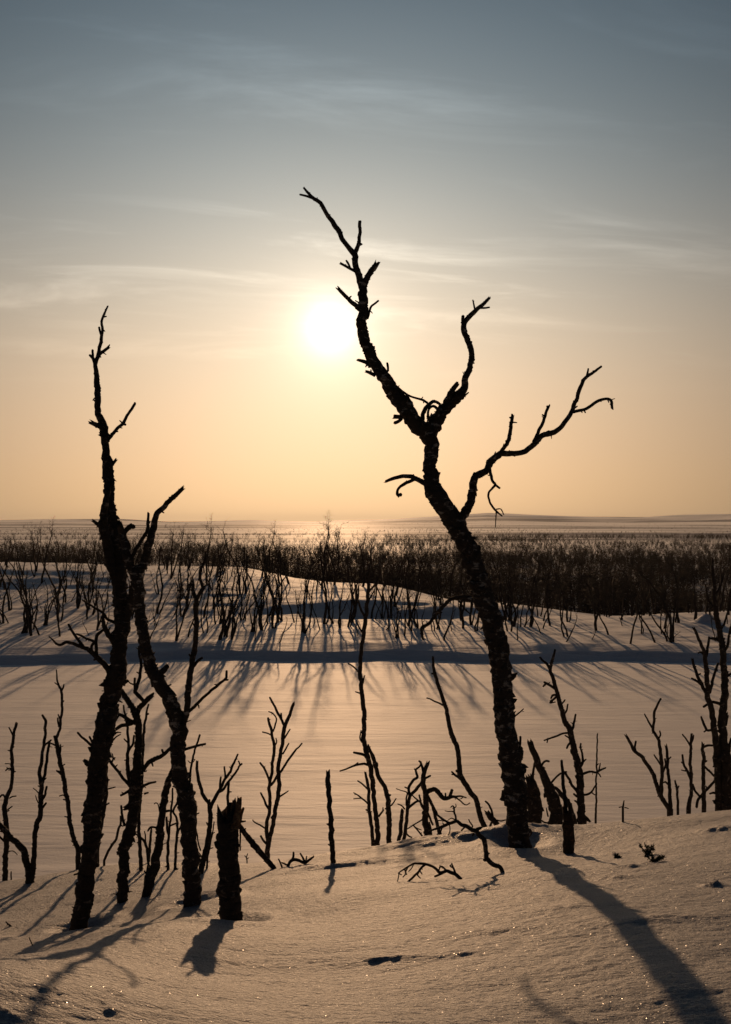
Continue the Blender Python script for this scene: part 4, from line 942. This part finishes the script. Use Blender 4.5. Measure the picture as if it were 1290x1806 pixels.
PROTO = []
def make_protos():
    rng = np.random.default_rng(77)
    spec = [  # height, stems, twiggy, spread, crook, words
        (4.2, 1, .55, .15, .16, 'single-stemmed bare birch'), (3.6, 1, .30, .25, .20, 'nearly branchless birch pole'),
        (4.0, 2, .55, .28, .17, 'two-stemmed bare birch'), (4.4, 3, .60, .34, .16, 'three-stemmed bare birch'),
        (3.4, 4, .60, .50, .20, 'bushy four-stemmed birch'), (3.2, 2, .45, .45, .24, 'crooked two-stemmed birch'),
        (4.6, 1, 1.5, .12, .14, 'fine-twigged birch with a round crown'), (4.3, 2, 1.5, .26, .15, 'fine-twigged double birch'),
        (2.2, 1, .35, .40, .24, 'short broken birch snag'), (1.5, 2, .5, .55, .25, 'low twiggy birch shoot'),
        (4.8, 2, .75, .2, .14, 'tall twin-stemmed birch'), (3.8, 3, .8, .42, .20, 'spreading three-stemmed birch'),
        (1.0, 1, .3, .5, .25, 'knee-high bare twig'), (3.9, 1, .8, .3, .22, 'twisted single-stemmed birch'),
        (3.0, 1, .18, .18, .17, 'slim bare pole'), (2.4, 1, .40, .3, .2, 'slim bare sapling'), (3.3, 2, .25, .2, .17, 'slim twin-stemmed sapling')]
    for h, st, tw, sp, ck, words in spec:
        PROTO.append((h, st, tw, words, grow(rng, h, st, tw, sp, ck)))
make_protos()
_made = {}
def bank_tree(k, x, y, scale, rz, tilt, label):
    h, st, tw, words, (trunks, crown) = PROTO[k]
    z = float(H(x, y))
    if k not in _made:
        ms = [('trunk', finish('trunk', V, Fc, M_BANK_BARK, np.zeros(3))) for V, Fc in trunks]
        ms.append(('crown', finish('crown', crown[0], crown[1], M_TWIG, np.zeros(3))))
        root = bpy.data.objects.new('bank_birch' if k < 14 else 'bank_sapling', None); COL.objects.link(root)
        kids = [link(nm, me, root) for nm, me in ms]
        _made[k] = (root, kids)
    else:
        src, kids = _made[k]
        root = src.copy(); COL.objects.link(root)
        for c in kids:
            q = c.copy(); COL.objects.link(q); q.parent = root
    root.location = (x, y, z - .02); root.scale = (scale * .95, scale * .95, scale)
    root.rotation_euler = (0, tilt, rz)
    tag(root, label, 'tree' if k < 14 else 'sapling', 'bare birches on the far shore' if k < 14 else 'slim saplings on the far shore')
    return root

def where(x, y):
    px = CXP + F * x / y
    if px < 130: h = 'left of the leftmost thick birch'
    elif px < 260: h = 'behind the two thick left birches'
    elif px < 420: h = 'just right of the S-curved birch'
    elif px < 600: h = 'left of the tall thin middle birch'
    elif px < 745: h = 'around the tall thin middle birch'
    elif px < 900: h = 'behind the forked birch trunk'
    elif px < 1080: h = 'right of the forked birch'
    elif px < 1200: h = 'left of the right edge clump'
    else: h = 'behind the right edge clump'
    if y < 56: v = 'at the far lake edge'
    elif y < 65: v = 'on the far bank'
    elif y < 74: v = 'below the far ridge'
    elif y < 96: v = 'on the far ridge'
    else: v = 'behind the far ridge'
    return v, h

def plant_bank():
    rng = np.random.default_rng(21)
    def put(k, px, y, scale, tilt=None):
        x = (px - CXP) / F * y
        tilt = rng.normal(0, .09) if tilt is None else tilt
        words = PROTO[k][3]; hh = PROTO[k][0] * scale
        # what it looks like: height and lean
        size = 'tall' if hh > 4.3 else 'low' if hh < 2.2 else ''
        lean = 'leaning right' if tilt > .09 else 'leaning left' if tilt < -.09 else 'upright'
        v, h = where(x, y)
        lab = ' '.join(w for w in (size if size and size not in words else '', lean, words, v, h) if w)
        lab = lab.replace('upright ', '')
        if len(lab.split()) > 13: lab = lab.replace(' with a round crown', '')
        if len(lab.split()) > 13: lab = lab.replace('leaning left ', 'left-leaning ').replace('leaning right ', 'right-leaning ').replace(' bare', '')
        if len(lab.split()) > 14: lab = lab.replace('tall ', '', 1)
        o = bank_tree(k, x, y, scale, rng.uniform(-.6, .6) if k in (6, 7) else rng.uniform(0, 6.28), 0, lab)
        # tilt sideways whatever the turn
        import mathutils
        m = mathutils.Matrix.Rotation(tilt, 3, 'Y') @ mathutils.Matrix.Rotation(o.rotation_euler.z, 3, 'Z')
        o.rotation_euler = m.to_euler()
    # the ones that stand out
    for k, px, y, s in ((6, 74, 80, 1.05), (7, 62, 84, .9), (6, 366, 78, 1.1), (6, 568, 76, 1.15), (7, 590, 80, 1.1), (6, 470, 84, .95), (10, 425, 74, 1.1), (7, 640, 78, 1.0),
                        (4, 45, 56.5, 1.15), (3, 60, 55.5, 1.1), (11, 405, 55, 1.0), (4, 398, 56, .9), (3, 465, 58, 1.15), (4, 700, 55.5, .8), (8, 490, 53.6, .8), (9, 1180, 53.8, 1.0),
                        (11, 1182, 53.6, 1.15), (3, 1055, 58, 1.0), (8, 995, 53.8, .9), (8, 1043, 54.2, .6), (5, 840, 58, 1.0), (8, 160, 56, .55), (10, 20, 68, 1.0), (10, 105, 62, 1.1),
                        (6, 655, 66, .95), (11, 690, 66, 1.1), (3, 620, 63, 1.1), (10, 575, 62, 1.1), (2, 500, 64, 1.0), (7, 300, 82, 1.0), (2, 330, 70, 1.0)):
        put(k, px, y, s)
    n = 0
    while n < 205:
        y = 53.2 + 42 * rng.random() ** 1.15
        px = rng.uniform(-40, 1330)
        x = (px - CXP) / F * y
        if px > 745 and y > 74 and rng.random() < .7: continue
        dens = .5 + 1.1 * perlin(x * .12, y * .16, 51)
        if y < 58: dens *= .45
        if rng.random() > dens: continue
        k = int(rng.choice([0, 1, 2, 3, 4, 5, 6, 7, 8, 9, 10, 11, 12, 13], p=np.array([14, 8, 11, 7, 2, 5, 6, 6, 8, 3, 10, 4, 2, 9]) / 95.0))
        sc = rng.uniform(.7, 1.12)
        if y > 70: sc = min(sc, max(.5, (rng.uniform(-1.5, -.7) - float(H(x, y))) / PROTO[k][0]))
        put(k, px, y, sc)
        n += 1
    n = 0
    while n < 105:
        y = 53.4 + 36 * rng.random() ** 1.1
        px = rng.uniform(-30, 1320); x = (px - CXP) / F * y
        if px > 745 and y > 72: continue
        if rng.random() > .6 + .9 * perlin(x * .15, y * .2, 52): continue
        put(int(rng.choice([14, 15, 16])), px, y, rng.uniform(.6, 1.25))
        n += 1
plant_bank()
def tell_apart():
    import collections
    by = collections.defaultdict(list)
    for o in bpy.data.objects:
        if o.parent is None and o.name.startswith('bank_') and 'label' in o: by[o['label']].append(o)
    for lab, l in by.items():
        if len(l) == 1: continue
        l.sort(key=lambda o: o.location.x / o.location.y)
        nm = {2: ['leftmost', 'rightmost'], 3: ['leftmost', 'middle', 'rightmost'], 4: ['leftmost', 'second leftmost', 'second rightmost', 'rightmost'],
              5: ['leftmost', 'second leftmost', 'middle', 'second rightmost', 'rightmost']}.get(len(l))
        if nm is None: nm = ['leftmost', 'second leftmost'] + [None] * (len(l) - 4) + ['second rightmost', 'rightmost']
        for o, w in zip(l, nm):
            q = (w or 'central') + ' ' + lab
            for cut in ('bare ', 'tall ', 'thin ', 'thick ', 'two '):
                if len(q.split()) > 16: q = q.replace(cut, '', 1)
            o['label'] = q
tell_apart()

# ------------------------------------------------------------------ dark wood beyond the ridge and scrub on the plain
def spike_proto(rng, height, n, thick, low=.25, bushy=False):
    """stem and ascending limbs as three-sided tapering spikes"""
    vs = []; fs = []
    def spike(a, b, r):
        t = b - a; t = t / (np.linalg.norm(t) + 1e-9)
        u = np.cross(t, [0.3, .9, .2]); u /= np.linalg.norm(u); w = np.cross(t, u); k = len(vs)
        for i in range(3):
            an = i * 2.094; vs.append(a + (u * math.cos(an) + w * math.sin(an)) * r)
        vs.append(b)
        for i in range(3): fs.append((k + i, k + (i + 1) % 3, k + 3))
    ntr = 1 if not bushy else 3
    tops = []
    for _ in range(ntr):
        tl = .32 if bushy else .16
        tp = np.array([rng.normal(0, tl), rng.normal(0, tl), 1]) * height * rng.uniform(.8, 1)
        spike(np.array([rng.normal(0, .1), rng.normal(0, .1), -.3]), tp, .04 * height / 4 + .015); tops.append(tp)
    for _ in range(n):
        tp = tops[int(rng.integers(len(tops)))]; s = rng.uniform(low, .95); a = tp * s
        az = rng.uniform(0, 2 * np.pi); L = height * rng.uniform(.14, .40) * (1.2 - s * .6)
        d = np.array([math.cos(az), math.sin(az), rng.uniform(-.1, 1.0)]); d /= np.linalg.norm(d)
        spike(a, a + d * L, thick * rng.uniform(.6, 1.3))
    return np.array(vs), np.array(fs)

def scatter_mesh(name, label, pts, protos, scales, mat):
    V = []; Fs = []; off = 0
    rng = np.random.default_rng(9)
    for p, s in zip(pts, scales):
        v, f = protos[int(rng.integers(len(protos)))]
        a = rng.uniform(0, 2 * np.pi); ca, sa = math.cos(a), math.sin(a)
        w = np.column_stack([v[:, 0] * ca - v[:, 1] * sa, v[:, 0] * sa + v[:, 1] * ca, v[:, 2]]) * s + p
        V.append(w); Fs.append(f + off); off += len(v)
    tag(link(name, mesh_from(name, np.concatenate(V), np.concatenate(Fs), mat, False)), label, None, None, 'stuff')

def plant_wood():
    rng = np.random.default_rng(33)
    near = [spike_proto(rng, rng.uniform(2.6, 4.2), 42, .028, .10) for _ in range(12)]
    far = [spike_proto(rng, rng.uniform(2.2, 3.4), 24, .055, .08, True) for _ in range(8)]
    bush = [spike_proto(rng, 1.5, 12, .14, .02, True) for _ in range(6)]
    pn = []; pf = []; ps = []
    while len(pn) < 5600:
        y = 92 + 150 * rng.random() ** .9; u = rng.uniform(-.54, .54); x = u * y
        if y < 104 and u < .02: continue
        if y < 125 and u < -.1: continue
        if u < .05 and rng.random() < .35: continue
        if perlin(x * .03, y * .05, 61) < -.26: continue
        if y > 125 and perlin(x * .016, y * .022, 66) < -.20: continue
        pn.append((x, y, 0))
    while len(pf) < 5000:
        y = 235 + 560 * rng.random() ** 1.1; x = rng.uniform(-.48, .48) * y
        if perlin(x * .010, y * .028, 62) < (-.14 if y < 390 else .06): continue
        if x / y < .02 and y > 430 and rng.random() < .7: continue
        pf.append((x, y, 0))
    while len(ps) < 3400:
        y = 700 * (6.0 ** rng.random()); x = rng.uniform(-.46, .46) * y
        if perlin(x * .0035, y * .016, 63) < .14: continue
        ps.append((x, y, 0))
    pu = []
    while len(pu) < 3600:
        y = 90 + 190 * rng.random(); x = rng.uniform(-.48, .48) * y
        if y < 106 and x < .04 * y or y < 125 and x < -.1 * y: continue
        pu.append((x, y, 0))
    pv = []
    while len(pv) < 3400:
        y = 235 + 300 * rng.random() ** 1.1; x = rng.uniform(-.48, .48) * y
        if perlin(x * .010, y * .028, 62) < -.10: continue
        pv.append((x, y, 0))
    for l in (pn, pf, ps, pu, pv):
        a = np.array(l); a[:, 2] = H(a[:, 0], a[:, 1]); l[:] = list(a)
    scatter_mesh('birch_wood', 'dark leafless birch wood behind the far ridge', pn, near, rng.uniform(.7, 1.1, len(pn)) * np.array([1 + .5 * float(perlin(p[0] * .06, p[1] * .06, 65)) for p in pn]), M_FAR_BARK)
    low = [spike_proto(rng, 1.5, 14, .035, .02, True) for _ in range(6)]
    scatter_mesh('undergrowth', 'low dark scrub growing under the birch wood', pu, low, rng.uniform(.6, 1.2, len(pu)), M_FAR_BARK)
    scatter_mesh('distant_scrub', 'low dark scrub under the distant wood', pv, low, rng.uniform(1.0, 1.7, len(pv)), M_FAR_BARK)
    scatter_mesh('distant_wood', 'dark band of leafless wood across the plain', pf, far, rng.uniform(.7, 1.1, len(pf)) * np.array([1 + .7 * float(perlin(p[0] * .025, p[1] * .02, 67)) for p in pf]), M_FAR_BARK)
    sc = rng.uniform(.6, 1.2, len(ps)) * np.array([1 + .25 * min(1, (p[1] - 600) / 2500) for p in ps])
    scatter_mesh('plain_scrub', 'thin dark lines of scrub on the snowy plain', ps, bush, sc, M_FAR_BARK)
plant_wood()

# ------------------------------------------------------------------ the cold haze over the plain
def build_haze(dens, aniso):
    v = []; X, Y0, Y1, Z0, Z1 = 9500, -400, 9300, -80, 62
    v = [(sx * X, y, z) for z in (Z0, Z1) for y in (Y0, Y1) for sx in (-1, 1)]
    f = [(0, 2, 3, 1), (4, 5, 7, 6), (0, 1, 5, 4), (2, 6, 7, 3), (0, 4, 6, 2), (1, 3, 7, 5)]
    m = bpy.data.materials.new('haze'); m.use_nodes = True
    N = m.node_tree.nodes; L = m.node_tree.links
    N.remove(N['Principled BSDF'])
    pv = N.new('ShaderNodeVolumePrincipled'); pv.inputs['Density'].default_value = dens; pv.inputs['Anisotropy'].default_value = aniso
    pv.inputs['Color'].default_value = (.93, .94, .96, 1)
    L.new(pv.outputs[0], N['Material Output'].inputs['Volume'])
    tag(link('haze', mesh_from('haze', np.array(v, float), np.array(f), m, False)), 'thin cold haze over the snowy plain', None, None, 'stuff')
build_haze(HAZE_D, HAZE_G)
